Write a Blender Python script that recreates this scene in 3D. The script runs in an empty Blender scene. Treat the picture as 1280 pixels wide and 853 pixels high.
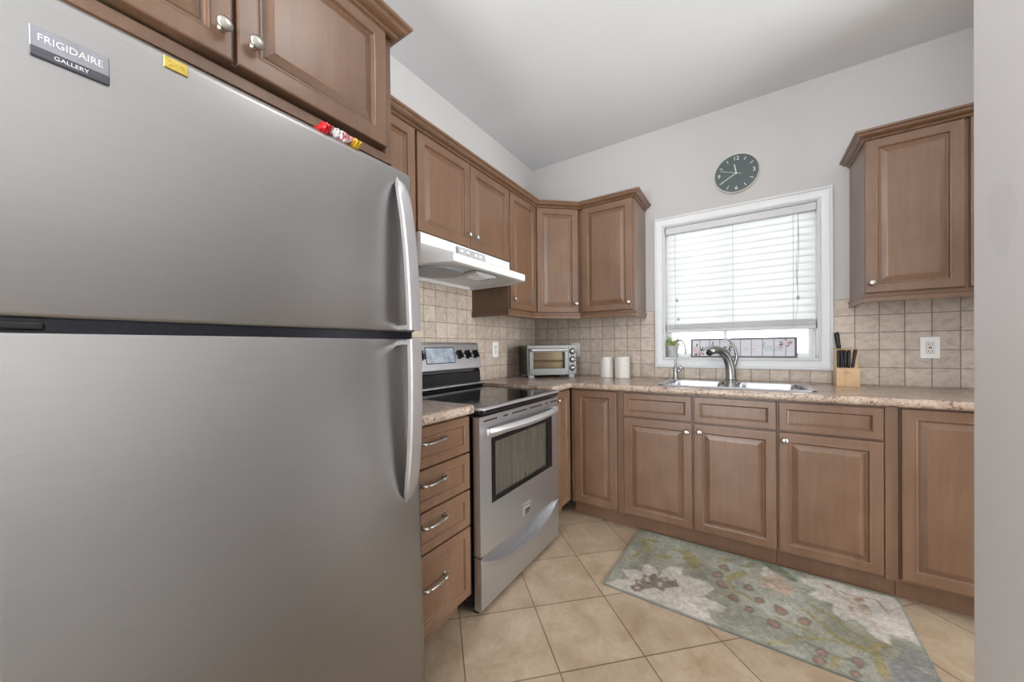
import bpy, bmesh, math, random
import numpy as np
from mathutils import Vector, Matrix, Euler
C = bpy.context.scene.collection
sc = bpy.context.scene
R = math.radians
random.seed(4)

# ------------------------------------------------------------------ camera
FPX, YAW, PIT, ROL = 446.8122, R(33.9353), R(-.4346), R(-.6247)
CAM = Vector((1.6118, -2.8762, 1.1544))
_r = Vector((math.cos(YAW), math.sin(YAW), 0)); _f = Vector((-math.sin(YAW), math.cos(YAW), 0)); _u = Vector((0, 0, 1))
_F = _f*math.cos(PIT)+_u*math.sin(PIT); _U = -_f*math.sin(PIT)+_u*math.cos(PIT)
_X = _r*math.cos(ROL)+_U*math.sin(ROL); _Y = -_r*math.sin(ROL)+_U*math.cos(ROL)
cd = bpy.data.cameras.new('camera'); cam = bpy.data.objects.new('camera', cd); C.objects.link(cam)
m = Matrix.Identity(4)
for i in range(3):
    m[i][0], m[i][1], m[i][2], m[i][3] = _X[i], _Y[i], -_F[i], CAM[i]
cam.matrix_world = m
cd.sensor_width = 36; cd.sensor_fit = 'HORIZONTAL'; cd.lens = FPX/1280*36
cd.shift_x = 8.48/1280; cd.shift_y = 11.84/1280; cd.clip_start = .02
sc.camera = cam

def floor_pt(px, py, z=0.0):
    """where the ray through a pixel of the measured photograph meets a level plane (used only to read the rug's pattern)"""
    A = px-631.5178; B = py-438.3388
    a = A*math.cos(ROL)+B*math.sin(ROL); b = -A*math.sin(ROL)+B*math.cos(ROL)
    d = _r*a/FPX-_U*b/FPX+_F
    t = (z-CAM.z)/d.z
    p = CAM+d*t
    return (p.x, p.y)

# ------------------------------------------------------------------ light
w = bpy.data.worlds.new('World'); sc.world = w; w.use_nodes = True
w.node_tree.nodes['Background'].inputs[0].default_value = (.93, .97, 1, 1)
w.node_tree.nodes['Background'].inputs[1].default_value = 3.8
def area(name, loc, rot, sx, sy, power, col=(1, 1, 1)):
    l = bpy.data.lights.new(name, 'AREA'); l.shape = 'RECTANGLE'; l.size = sx; l.size_y = sy; l.energy = power; l.color = col
    o = bpy.data.objects.new(name, l); C.objects.link(o); o.location = loc; o.rotation_euler = rot
    return o
area('rear_fill_panel', (1.5, -6.35, 1.35), (R(90), 0, 0), 2.6, 2.1, 85, (.93, .965, 1))  # added fill from behind the camera; the patio door there is invented
area('dining_door_daylight', (5.05, -1.17, 1.25), (R(90), 0, R(90)), .86, 2.2, 135, (.94, .97, 1))
def bulb(name, loc, radius, power, col):
    l = bpy.data.lights.new(name, 'POINT'); l.shadow_soft_size = radius; l.energy = power; l.color = col
    o = bpy.data.objects.new(name, l); C.objects.link(o); o.location = loc
bulb('kitchen_ceiling_bulb', (1.35, -2.15, 2.50), .16, 5, (1, .985, .96))
bulb('hall_fill_light', (1.35, -4.6, 2.40), .20, 28, (1, .99, .975))  # added fill light in the unseen hall, no fixture built
area('ceiling_fill_uplight', (1.15, -4.3, 1.12), (R(180), 0, 0), .5, .5, 96, (.97, .985, 1))  # added upward fill to brighten the ceiling
sc.view_settings.view_transform = 'Standard'; sc.view_settings.look = 'None'
sc.view_settings.gamma = 1; sc.view_settings.use_curve_mapping = False
sc.view_settings.exposure = 0.25

# ------------------------------------------------------------------ materials
def lin(c):
    return tuple(((v/255)/12.92 if v/255 <= .04045 else ((v/255+.055)/1.055)**2.4) for v in c)+(1,)
class NT:
    def __init__(s, name):
        s.m = bpy.data.materials.new(name); s.m.use_nodes = True; s.t = s.m.node_tree
        s.b = s.t.nodes['Principled BSDF']; s.L = s.t.links.new
        s.out = s.t.nodes['Material Output']
    def n(s, ty, **k):
        x = s.t.nodes.new(ty)
        for a, v in k.items():
            if a in x.inputs: x.inputs[a].default_value = v
            else: setattr(x, a, v)
        return x
    def obj(s, scale=(1, 1, 1), rot=(0, 0, 0), loc=(0, 0, 0)):
        tc = s.n('ShaderNodeTexCoord'); mp = s.n('ShaderNodeMapping')
        mp.inputs['Scale'].default_value = scale; mp.inputs['Rotation'].default_value = rot; mp.inputs['Location'].default_value = loc
        s.L(tc.outputs['Object'], mp.inputs[0]); return mp.outputs[0]
    def noise(s, vec, scale, detail=4, rough=.5, dist=0):
        x = s.n('ShaderNodeTexNoise'); x.inputs['Scale'].default_value = scale; x.inputs['Detail'].default_value = detail
        x.inputs['Roughness'].default_value = rough; x.inputs['Distortion'].default_value = dist
        s.L(vec, x.inputs['Vector']); return x.outputs['Fac']
    def ramp(s, fac, stops):
        x = s.n('ShaderNodeValToRGB'); e = x.color_ramp.elements
        while len(e) < len(stops): e.new(.5)
        for i, (p, c) in enumerate(stops): e[i].position = p; e[i].color = lin(c) if len(c) == 3 else c
        s.L(fac, x.inputs[0]); return x.outputs[0]
    def mix(s, fac, a, b, mode='MIX'):
        x = s.n('ShaderNodeMix'); x.data_type = 'RGBA'; x.blend_type = mode
        for v, i in ((fac, 0), (a, 6), (b, 7)):
            if hasattr(v, 'is_linked'): s.L(v, x.inputs[i])
            else: x.inputs[i].default_value = v
        return x.outputs[2]
    def bump(s, h, strength=.2, dist=.002):
        x = s.n('ShaderNodeBump'); x.inputs['Strength'].default_value = strength; x.inputs['Distance'].default_value = dist
        s.L(h, x.inputs['Height']); s.L(x.outputs[0], s.b.inputs['Normal']); return x
    def set(s, **k):
        for a, v in k.items(): s.b.inputs[a.replace('_', ' ')].default_value = v
        return s
def plain(name, col, rough=.5, metal=0, vary=.06, scale=30, spec=.5, coat=0):
    s = NT(name); v = s.obj(); f = s.noise(v, scale, 5)
    a = tuple(max(0, c*(1-vary)) for c in col); b = tuple(min(255, c*(1+vary)) for c in col)
    s.L(s.ramp(f, [(.3, a), (.7, b)]), s.b.inputs['Base Color'])
    s.b.inputs['Roughness'].default_value = rough; s.b.inputs['Metallic'].default_value = metal
    s.b.inputs['Specular IOR Level'].default_value = spec; s.b.inputs['Coat Weight'].default_value = coat
    return s.m
def wood(name, dark, mid, light, rough=.36, seed=0):
    s = NT(name)
    g = s.noise(s.obj((26, 26, 1.6), loc=(seed, 0, 0)), 2.2, 6, .6, .3)
    blotch = s.noise(s.obj((1, 1, .8), loc=(seed*3, 1, 2)), 5.5, 4, .55)
    c1 = s.ramp(g, [(.2, dark), (.5, mid), (.85, light)])
    c2 = s.ramp(blotch, [(.3, (222, 212, 204)), (.65, (255, 255, 255))])
    s.L(s.mix(.75, c1, c2, 'MULTIPLY'), s.b.inputs['Base Color'])
    s.b.inputs['Roughness'].default_value = rough; s.b.inputs['Coat Weight'].default_value = .25; s.b.inputs['Coat Roughness'].default_value = .3
    s.bump(g, .03, .001)
    return s.m
M = {}
M['wood'] = wood('stained_maple', (106, 79, 60), (115, 87, 67), (123, 95, 74), .3)
M['wood_in'] = wood('cabinet_shadow_wood', (60, 36, 26), (74, 47, 34), (88, 60, 44))
def steel(name, col, rough=.3, along=(1.2, 1.2, 160), aniso=.0):
    s = NT(name)
    g = s.noise(s.obj(along), 9, 3, .6)
    s.L(s.ramp(g, [(.3, tuple(c*.96 for c in col)), (.7, col)]), s.b.inputs['Base Color'])
    s.b.inputs['Metallic'].default_value = 1; s.b.inputs['Roughness'].default_value = rough
    s.b.inputs['Anisotropic'].default_value = aniso
    if aniso:
        t = s.n('ShaderNodeTangent'); t.direction_type = 'RADIAL'; t.axis = 'Z'; s.L(t.outputs[0], s.b.inputs['Tangent'])
    s.bump(g, .03, .0006)
    return s.m
M['fridge'] = steel('brushed_steel', (163, 162, 161), .36, aniso=.3)
M['steel'] = steel('range_steel', (202, 203, 206), .38)
M['toaster'] = steel('toaster_steel', (122, 122, 120), .40)
M['satin'] = steel('satin_nickel', (186, 182, 174), .3, (4, 4, 4))
M['handle'] = steel('handle_steel', (206, 204, 206), .52, (60, 60, 1))
M['chrome'] = steel('polished_chrome', (205, 206, 210), .12, (3, 3, 3))
M['sink'] = steel('sink_steel', (205, 207, 212), .24, (3, 60, 3))
M['faucet'] = steel('faucet_nickel', (172, 172, 168), .33, (3, 3, 3))
M['dark'] = plain('dark_gap', (14, 13, 15), .6)
M['navy'] = plain('gasket_black', (12, 14, 30), .25)
M['black'] = plain('black_enamel', (16, 17, 20), .22)
M['glassblack'] = plain('ceramic_glass', (11, 12, 14), .08, vary=.02)
M['case'] = plain('fridge_case_grey', (70, 70, 72), .5)
M['white_plastic'] = plain('white_plastic', (232, 232, 230), .35, vary=.01)
M['hood'] = plain('white_enamel', (222, 222, 221), .3, vary=.01)
M['hood_under'] = plain('hood_underside', (226, 226, 226), .45, vary=.02)
M['hood_grey'] = plain('hood_filter_grey', (160, 162, 164), .55, vary=.05)
M['lens'] = plain('clear_ribbed_lens', (215, 217, 218), .15, vary=.02)
M['trim'] = plain('painted_trim', (206, 207, 208), .35, vary=.01)
M['vinyl'] = plain('window_vinyl', (228, 229, 229), .4, vary=.01)
M['rail'] = plain('blind_vinyl', (196, 197, 198), .4, vary=.01)
M['rubber'] = plain('rubber_black', (22, 22, 22), .7)
M['ceramic'] = plain('white_ceramic', (216, 212, 205), .4, vary=.02)
M['gold'] = plain('gold_badge', (205, 180, 90), .35, metal=.7, vary=.1, scale=60)
M['badge'] = plain('badge_silver', (150, 150, 158), .3, metal=.6)
M['badge_dark'] = plain('badge_grey', (72, 72, 80), .4)
M['letter'] = plain('badge_letter', (225, 225, 228), .35)
M['plastic_grey'] = plain('control_grey', (170, 172, 174), .35)
M['slot'] = plain('slot_dark', (40, 38, 36), .6)
M['pot'] = plain('pale_pot', (196, 196, 200), .5)
M['beech'] = wood('pale_beech', (196, 158, 112), (212, 176, 130), (226, 194, 150), .45, 5)
M['knife'] = plain('knife_handle', (24, 25, 30), .35)
M['display'] = None

def wall_paint(name, col, patch=False):
    s = NT(name); f = s.noise(s.obj(), 2.5, 3); g = s.noise(s.obj(), 160, 3)
    c = s.ramp(f, [(.3, tuple(v*.985 for v in col)), (.7, col)])
    if patch:
        tc = s.n('ShaderNodeNewGeometry'); mp = s.n('ShaderNodeMapping'); s.L(tc.outputs['Position'], mp.inputs[0])
        # dried filler patch on the paint, about hand-sized, near eye height
        mp.inputs['Location'].default_value = (0, 1.83*9, -1.38*6); mp.inputs['Scale'].default_value = (0, 9, 6)
        ln = s.n('ShaderNodeVectorMath', operation='LENGTH'); s.L(mp.outputs[0], ln.inputs[0])
        n2 = s.noise(s.obj(), 22, 4); ad = s.n('ShaderNodeMath', operation='ADD'); s.L(ln.outputs['Value'], ad.inputs[0]); s.L(n2, ad.inputs[1])
        pf = s.ramp(ad.outputs[0], [(.86, (1, 1, 1, 1)), (.93, (0, 0, 0, 1))])
        c = s.mix(pf, c, lin(tuple(v*.965 for v in col)))
    s.L(c, s.b.inputs['Base Color']); s.b.inputs['Roughness'].default_value = .6
    s.bump(g, .05, .001); return s.m
M['wall'] = wall_paint('pinkish_grey_paint', (184, 181, 180))
M['wall_r'] = wall_paint('grey_paint_patched', (222, 221, 221), True)
M['ceil'] = wall_paint('ceiling_white', (214, 215, 216))

def tile_mat(name, plane, offs):
    """4 inch tumbled backsplash tiles; plane 'x' uses (x,z), plane 'y' uses (y,z)"""
    s = NT(name); g = s.n('ShaderNodeNewGeometry'); sp = s.n('ShaderNodeSeparateXYZ'); s.L(g.outputs['Position'], sp.inputs[0])
    cb = s.n('ShaderNodeCombineXYZ'); s.L(sp.outputs[0 if plane == 'x' else 1], cb.inputs[0]); s.L(sp.outputs[2], cb.inputs[1])
    mp = s.n('ShaderNodeMapping'); s.L(cb.outputs[0], mp.inputs[0]); mp.inputs['Location'].default_value = (-offs[0]*10+40, -offs[1]*10+40, 0)
    mp.inputs['Scale'].default_value = (10, 10, 10)
    warp = s.noise(mp.outputs[0], 2.3, 2); va = s.n('ShaderNodeVectorMath', operation='MULTIPLY_ADD')
    s.L(warp, va.inputs[0]); va.inputs[1].default_value = (.035, .035, 0); s.L(mp.outputs[0], va.inputs[2])
    def brick(c1, c2, mo, ms):
        b = s.n('ShaderNodeTexBrick'); b.offset = 0; b.squash = 1; s.L(va.outputs[0], b.inputs['Vector'])
        b.inputs['Color1'].default_value = c1; b.inputs['Color2'].default_value = c2; b.inputs['Mortar'].default_value = mo
        b.inputs['Scale'].default_value = 1; b.inputs['Mortar Size'].default_value = ms; b.inputs['Mortar Smooth'].default_value = .6
        b.inputs['Brick Width'].default_value = 1; b.inputs['Row Height'].default_value = 1; return b
    b = brick(lin((190, 177, 163)), lin((206, 193, 178)), lin((130, 116, 103)), .028)
    mot = s.noise(mp.outputs[0], 2.6, 8, .65, .6); fine = s.noise(mp.outputs[0], 14, 5)
    c = s.mix(1, b.outputs['Color'], s.ramp(mot, [(.25, (206, 200, 196)), (.55, (250, 248, 246)), (.8, (255, 255, 255))]), 'MULTIPLY')
    s.L(c, s.b.inputs['Base Color']); s.b.inputs['Roughness'].default_value = .42
    inv = s.n('ShaderNodeMath', operation='MULTIPLY_ADD'); s.L(b.outputs['Fac'], inv.inputs[0]); inv.inputs[1].default_value = -1; s.L(fine, inv.inputs[2])
    s.bump(inv.outputs[0], .5, .002); return s.m
M['tile_back'] = tile_mat('backsplash_tiles_back', 'x', (.042, .021))
M['tile_left'] = tile_mat('backsplash_tiles_left', 'y', (-.0635, .021))

def floor_mat():
    s = NT('diagonal_floor_tiles'); g = s.n('ShaderNodeNewGeometry'); mp = s.n('ShaderNodeMapping'); mp.vector_type = 'POINT'
    s.L(g.outputs['Position'], mp.inputs[0])
    # rotate by 45 degrees: X' = (x-y)/sqrt2 , Y' = (x+y)/sqrt2
    k = 1/.3315
    mp.inputs['Rotation'].default_value = (0, 0, R(45)); mp.inputs['Scale'].default_value = (k, k, 1)
    mp.inputs['Location'].default_value = (-1.6426*k+20, .4741*k+20, 0)
    b = s.n('ShaderNodeTexBrick'); b.offset = 0; b.squash = 1; s.L(mp.outputs[0], b.inputs['Vector'])
    b.inputs['Color1'].default_value = lin((163, 147, 128)); b.inputs['Color2'].default_value = lin((176, 160, 140)); b.inputs['Mortar'].default_value = lin((112, 96, 82))
    b.inputs['Scale'].default_value = 1; b.inputs['Mortar Size'].default_value = .0085; b.inputs['Mortar Smooth'].default_value = .2
    b.inputs['Brick Width'].default_value = 1; b.inputs['Row Height'].default_value = 1
    mot = s.noise(mp.outputs[0], 2.2, 8, .62, .4); m2 = s.noise(mp.outputs[0], 16, 6, .6)
    c = s.mix(1, b.outputs['Color'], s.ramp(mot, [(.25, (218, 207, 192)), (.6, (255, 253, 249))]), 'MULTIPLY')
    c = s.mix(.45, c, s.ramp(m2, [(.3, (226, 216, 202)), (.65, (255, 255, 255))]), 'MULTIPLY')
    s.L(c, s.b.inputs['Base Color']); s.b.inputs['Roughness'].default_value = .38
    inv = s.n('ShaderNodeMath', operation='MULTIPLY_ADD'); s.L(b.outputs['Fac'], inv.inputs[0]); inv.inputs[1].default_value = -1; s.L(m2, inv.inputs[2])
    s.bump(inv.outputs[0], .25, .0015); return s.m
M['floor'] = floor_mat()

def laminate():
    s = NT('granite_laminate'); v = s.obj((1, 1, 1))
    a = s.noise(v, 9, 8, .68, .8); b = s.noise(v, 70, 6, .7, .5); c3 = s.noise(v, 26, 7, .75, 1.5)
    base = s.ramp(a, [(.25, (150, 128, 114)), (.5, (178, 158, 142)), (.75, (196, 180, 164))])
    sp = s.ramp(b, [(.38, (108, 86, 76)), (.47, (255, 255, 255)), (1, (255, 255, 255))])
    sp2 = s.ramp(c3, [(.38, (96, 74, 68)), (.46, (255, 255, 255)), (1, (255, 255, 255))])
    c = s.mix(.7, base, sp, 'MULTIPLY'); c = s.mix(.65, c, sp2, 'MULTIPLY')
    s.L(c, s.b.inputs['Base Color']); s.b.inputs['Roughness'].default_value = .22; return s.m
M['laminate'] = laminate()

def blind_mat():
    s = NT('translucent_slat'); s.b.inputs['Base Color'].default_value = lin((240, 240, 238)); s.b.inputs['Roughness'].default_value = .45
    t = s.n('ShaderNodeBsdfTranslucent'); n = s.noise(s.obj((1, 20, 20)), 8, 2); s.L(s.ramp(n, [(.2, (236, 238, 238)), (.8, (246, 247, 247))]), t.inputs[0])
    mx = s.n('ShaderNodeMixShader'); mx.inputs[0].default_value = .53
    s.L(s.b.outputs[0], mx.inputs[1]); s.L(t.outputs[0], mx.inputs[2]); s.L(mx.outputs[0], s.out.inputs[0]); return s.m
M['slat'] = blind_mat()
def pane_mat(name, tint=(1, 1, 1, 1)):
    s = NT(name); tr = s.n('ShaderNodeBsdfTransparent'); tr.inputs[0].default_value = tint
    gl = s.n('ShaderNodeBsdfGlossy'); gl.inputs['Roughness'].default_value = .03
    fr = s.n('ShaderNodeFresnel'); fr.inputs[0].default_value = 1.45
    mx = s.n('ShaderNodeMixShader'); s.L(fr.outputs[0], mx.inputs[0]); s.L(tr.outputs[0], mx.inputs[1]); s.L(gl.outputs[0], mx.inputs[2])
    s.L(mx.outputs[0], s.out.inputs[0]); return s.m
M['pane'] = pane_mat('window_glass', (.97, .98, .98, 1))
def oven_pane():
    s = NT('oven_glass_reflection_streaks'); n = s.noise(s.obj((1, 34, 1.5)), 2.5, 4, .6)  # vertical reflection streaks painted into the tinted glass colour
    s.L(s.ramp(n, [(.3, (66, 64, 57)), (.7, (84, 83, 75))]), s.b.inputs['Base Color']); s.b.inputs['Roughness'].default_value = .2; s.b.inputs['Coat Weight'].default_value = .8; s.b.inputs['Coat Roughness'].default_value = .05; return s.m
M['oven_glass'] = oven_pane()
M['toast_glass'] = pane_mat('toaster_glass', (.9, .84, .74, 1))
M['oven_in'] = plain('oven_cavity_enamel', (182, 178, 164), .5, vary=.2, scale=12)
M['glow_bar'] = plain('brass_heating_tube', (190, 150, 80), .25, metal=.9)
M['leaf'] = plain('fresh_green_leaf', (158, 176, 108), .5, vary=.2, scale=60)
M['soil'] = plain('potting_soil', (50, 38, 30), .9)
M['bag_red'] = plain('packet_red', (190, 25, 35), .35)
M['bag_yellow'] = plain('packet_yellow', (205, 165, 45), .35)
def bag_mat():
    s = NT('packet_printed_foil'); n = s.noise(s.obj(), 38, 3, .5, 1.2)
    s.L(s.ramp(n, [(.40, (235, 232, 235)), (.50, (230, 225, 230)), (.55, (185, 40, 60)), (.70, (235, 230, 235))]), s.b.inputs['Base Color']); s.b.inputs['Roughness'].default_value = .3; return s.m
M['bag_print'] = bag_mat()
M['clock_face'] = plain('slate_clock_face', (70, 82, 82), .5, vary=.03)
M['clock_mark'] = plain('clock_white', (214, 218, 216), .4)
M['sign_frame'] = plain('grey_stained_frame', (104, 98, 102), .6, vary=.12, scale=25)
def sign_mat():
    s = NT('whitewashed_boards'); g = s.noise(s.obj((1.5, 30, 60)), 3, 5)
    tc = s.obj((1, 1, 1)); wv = s.n('ShaderNodeSeparateXYZ'); s.L(tc, wv.inputs[0])
    ml = s.n('ShaderNodeMath', operation='PINGPONG'); ml.inputs[1].default_value = .0305; s.L(wv.outputs[0], ml.inputs[0])
    ln = s.ramp(ml.outputs[0], [(.0004, (150, 148, 154)), (.0014, (255, 255, 255))])
    c = s.ramp(g, [(.3, (208, 207, 214)), (.7, (226, 225, 231))])
    s.L(s.mix(1, c, ln, 'MULTIPLY'), s.b.inputs['Base Color']); s.b.inputs['Roughness'].default_value = .6; return s.m
M['sign'] = sign_mat()
M['ink'] = plain('script_ink', (40, 38, 44), .6)
M['ink_pink'] = plain('script_blush', (186, 166, 174), .6)
M['ink_teal'] = plain('script_teal', (140, 162, 166), .6)
M['rose'] = plain('painted_rose', (196, 140, 150), .6, vary=.15, scale=90)
M['rose_pale'] = plain('painted_rose_pale', (212, 190, 194), .6, vary=.1, scale=90)
M['sage'] = plain('painted_leaf', (96, 102, 98), .6, vary=.1, scale=90)
def disp_mat():
    s = NT('glossy_display'); n = s.noise(s.obj(), 14, 5, .7, 1.0)
    s.L(s.ramp(n, [(.3, (120, 128, 138)), (.7, (180, 190, 200))]), s.b.inputs['Base Color']); s.b.inputs['Roughness'].default_value = .12; return s.m
M['display'] = disp_mat()

# ------------------------------------------------------------------ mesh helpers
def obj(name, bm, mat, parent=None, smooth=False, loc=None, rot=None):
    me = bpy.data.meshes.new(name)
    bmesh.ops.recalc_face_normals(bm, faces=bm.faces[:])
    bm.to_mesh(me); bm.free()
    for mm in (mat if isinstance(mat, (list, tuple)) else [mat]): me.materials.append(mm)
    if smooth:
        for p in me.polygons: p.use_smooth = True
        if smooth == 'auto':
            try: me.set_sharp_from_angle(angle=R(38))
            except Exception: pass
    o = bpy.data.objects.new(name, me); C.objects.link(o)
    if parent: o.parent = parent
    if loc: o.location = loc
    if rot: o.rotation_euler = rot
    return o
def thing(name, label, cat, loc=(0, 0, 0), rotz=0, group=None):
    o = bpy.data.objects.new(name, None); C.objects.link(o); o.empty_display_size = .05
    o.location = loc; o.rotation_euler = (0, 0, rotz); o['label'] = label; o['category'] = cat
    if group: o['group'] = group
    return o
def tag(o, label, cat, group=None):
    o['label'] = label; o['category'] = cat
    if group: o['group'] = group
    return o
def struct(o, label=None):
    o['kind'] = 'structure'
    if label: o['label'] = label
    return o
def bx(bm, x0, x1, y0, y1, z0, z1, bev=0, seg=2):
    r = bmesh.ops.create_cube(bm, size=1)
    vs = r['verts']
    for v in vs:
        v.co = Vector(((x0+x1)/2+v.co.x*(x1-x0), (y0+y1)/2+v.co.y*(y1-y0), (z0+z1)/2+v.co.z*(z1-z0)))
    if bev:
        es = list({e for v in vs for e in v.link_edges})
        bmesh.ops.bevel(bm, geom=es, offset=bev, segments=seg, affect='EDGES', profile=.5)
    return bm
def box(*a, **k): return bx(bmesh.new(), *a, **k)
def loft(bm, rings, caps=(True, True), closed=True):
    """rings: lists of points with equal count"""
    vr = [[bm.verts.new(p) for p in r] for r in rings]
    n = len(vr[0])
    for a, b in zip(vr[:-1], vr[1:]):
        for i in range(n if closed else n-1):
            j = (i+1) % n
            try: bm.faces.new((a[i], a[j], b[j], b[i]))
            except ValueError: pass
    if caps[0]: bm.faces.new(vr[0][::-1])
    if caps[1]: bm.faces.new(vr[-1])
    return bm
def lathe(bm, prof, seg=24, axis='z', c=(0, 0, 0)):
    rings = []
    for r, h in prof:
        ring = []
        for i in range(seg):
            a = 2*math.pi*i/seg; u, v = r*math.cos(a), r*math.sin(a)
            p = {'z': (u, v, h), 'y': (u, h, v), 'x': (h, u, v)}[axis]
            ring.append(Vector(p)+Vector(c))
        rings.append(ring)
    return loft(bm, rings)
def tube(bm, pts, rad, seg=10, flat=None):
    """swept tube; rad a number or list; flat=(a,b) scales the section along the side / normal direction"""
    pts = [Vector(p) for p in pts]
    if not isinstance(rad, (list, tuple)): rad = [rad]*len(pts)
    rings = []; t0 = None; nrm = None
    for i, p in enumerate(pts):
        t = (pts[min(i+1, len(pts)-1)]-pts[max(i-1, 0)]).normalized()
        if nrm is None:
            up = Vector((0, 0, 1)) if abs(t.z) < .9 else Vector((0, 1, 0))
            nrm = (up-t*up.dot(t)).normalized()
        else:
            nrm = (nrm-t*nrm.dot(t)).normalized()
        bn = t.cross(nrm)
        fa, fb = flat or (1, 1)
        rings.append([p+(nrm*math.cos(2*math.pi*k/seg)*fa+bn*math.sin(2*math.pi*k/seg)*fb)*rad[i] for k in range(seg)])
    return loft(bm, rings)
def smooth_path(pts, n=6):
    """Catmull-Rom through the points"""
    P = [Vector(p) for p in pts]; out = []
    for i in range(len(P)-1):
        p0, p1, p2, p3 = P[max(i-1, 0)], P[i], P[i+1], P[min(i+2, len(P)-1)]
        for k in range(n):
            t = k/n
            out.append(.5*((2*p1)+(-p0+p2)*t+(2*p0-5*p1+4*p2-p3)*t*t+(-p0+3*p1-3*p2+p3)*t**3))
    out.append(P[-1]); return out
def lerp_list(v, n=6):
    out = []
    for i in range(len(v)-1):
        for k in range(n): out.append(v[i]+(v[i+1]-v[i])*k/n)
    return out+[v[-1]]
def extrude_poly(bm, poly, axis, a, b):
    """polygon of (u,v) extruded along an axis from a to b"""
    def P(u, v, h): return {'x': (h, u, v), 'y': (u, h, v), 'z': (u, v, h)}[axis]
    return loft(bm, [[P(u, v, a) for u, v in poly], [P(u, v, b) for u, v in poly]])
def slab(xs, ys, solid, P, h0, h1):
    """cells of a grid as one welded slab; P maps (u,v,h) to a point"""
    bm = bmesh.new(); V = {}
    def gv(i, j, k):
        if (i, j, k) not in V: V[(i, j, k)] = bm.verts.new(P(xs[i], ys[j], (h0, h1)[k]))
        return V[(i, j, k)]
    S = lambda i, j: 0 <= i < len(xs)-1 and 0 <= j < len(ys)-1 and solid(i, j)
    for i in range(len(xs)-1):
        for j in range(len(ys)-1):
            if not S(i, j): continue
            for k in (0, 1): bm.faces.new([gv(i, j, k), gv(i+1, j, k), gv(i+1, j+1, k), gv(i, j+1, k)])
            for (di, dj, a, b) in ((-1, 0, (i, j), (i, j+1)), (1, 0, (i+1, j), (i+1, j+1)), (0, -1, (i, j), (i+1, j)), (0, 1, (i, j+1), (i+1, j+1))):
                if not S(i+di, j+dj): bm.faces.new([gv(*a, 0), gv(*b, 0), gv(*b, 1), gv(*a, 1)])
    return bm
def rrect(x0, x1, y0, y1, r, seg=5):
    pts = []
    for cx, cy, a0 in ((x1-r, y1-r, 0), (x0+r, y1-r, 90), (x0+r, y0+r, 180), (x1-r, y0+r, 270)):
        for k in range(seg+1):
            a = R(a0+90*k/seg); pts.append((cx+r*math.cos(a), cy+r*math.sin(a)))
    return pts
def text_mesh(name, body, size, mat, parent, loc, rot, depth=.0006, shear=0, align='CENTER', sx=1.0):
    cu = bpy.data.curves.new(name, 'FONT'); cu.body = body; cu.size = size; cu.extrude = depth; cu.shear = shear
    cu.align_x = align; cu.align_y = 'CENTER'; cu.resolution_u = 3
    t = bpy.data.objects.new(name, cu); C.objects.link(t)
    me = bpy.data.meshes.new_from_object(t.evaluated_get(bpy.context.evaluated_depsgraph_get()))
    bpy.data.objects.remove(t); bpy.data.curves.remove(cu)
    me.materials.clear(); me.materials.append(mat)
    o = bpy.data.objects.new(name, me); C.objects.link(o); o.parent = parent; o.location = loc; o.rotation_euler = rot; o.scale = (sx, 1, 1)
    return o

# ------------------------------------------------------------------ the room
H = 2.772
RX = 3.05; RY = -6.45
WX0, WX1, WZ0, WZ1 = 1.113, 1.979, 1.066, 2.031
o = obj('floor', box(-.1, 5.3, RY-.1, .14, -.06, 0), M['floor']); struct(o)
o = obj('ceiling', box(-.1, 5.3, RY-.1, .14, H, H+.06), M['ceil']); struct(o)
bm = slab([-.12, WX0, WX1, RX+.1], [0, WZ0, WZ1, H], lambda i, j: not (i == 1 and j == 1), lambda u, v, h: (u, h, v), 0, .13)
struct(obj('wall_back', bm, M['wall']))
struct(obj('wall_left', box(-.12, 0, RY, 0, 0, H), M['wall']))
struct(obj('wall_right', box(RX, RX+.12, -.72, 0, 0, H), M['wall']))
bm = slab([RY, -1.62, -.72, .13], [0, .05, 2.4, H], lambda i, j: not (i == 1 and j == 1), lambda u, v, h: (h, u, v), 5.16, 5.28)
struct(obj('wall_dining', bm, M['wall']))
struct(obj('wall_dining_back', box(RX+.12, 5.16, -.72, -.60, 0, H), M['wall']))
bm = bmesh.new()
for y0, y1 in ((-1.62, -1.55), (-.79, -.72)): bx(bm, 5.20, 5.25, y0, y1, .05, 2.4)
bx(bm, 5.20, 5.25, -1.62, -.72, .05, .13); bx(bm, 5.20, 5.25, -1.62, -.72, 2.33, 2.4)
wd3 = struct(obj('window_3', bm, M['vinyl']))
obj('pane', box(5.222, 5.226, -1.55, -.79, .13, 2.33), M['pane'], wd3)
bm = bx(bmesh.new(), 2.0, 2.115, -3.3, -1.727, 0, H, .006, 3)
struct(obj('wall_partition', bm, M['wall_r'], smooth='auto'))
bm = slab([0, .25, 2.8, 5.16], [0, .05, 2.25, H], lambda i, j: not (i == 1 and j == 1), lambda u, v, h: (u, h, v), RY-.1, RY)
struct(obj('wall_front', bm, M['wall']))
bm = bmesh.new()
for x0, x1 in ((.25, .31), (1.49, 1.56), (2.74, 2.8)): bx(bm, x0, x1, RY-.07, RY-.02, .05, 2.25)
bx(bm, .25, 2.8, RY-.07, RY-.02, .05, .12); bx(bm, .25, 2.8, RY-.07, RY-.02, 2.19, 2.25)
wd = struct(obj('window_2', bm, M['vinyl']))
obj('pane', box(.31, 2.74, RY-.05, RY-.045, .12, 2.19), M['pane'], wd)
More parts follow.
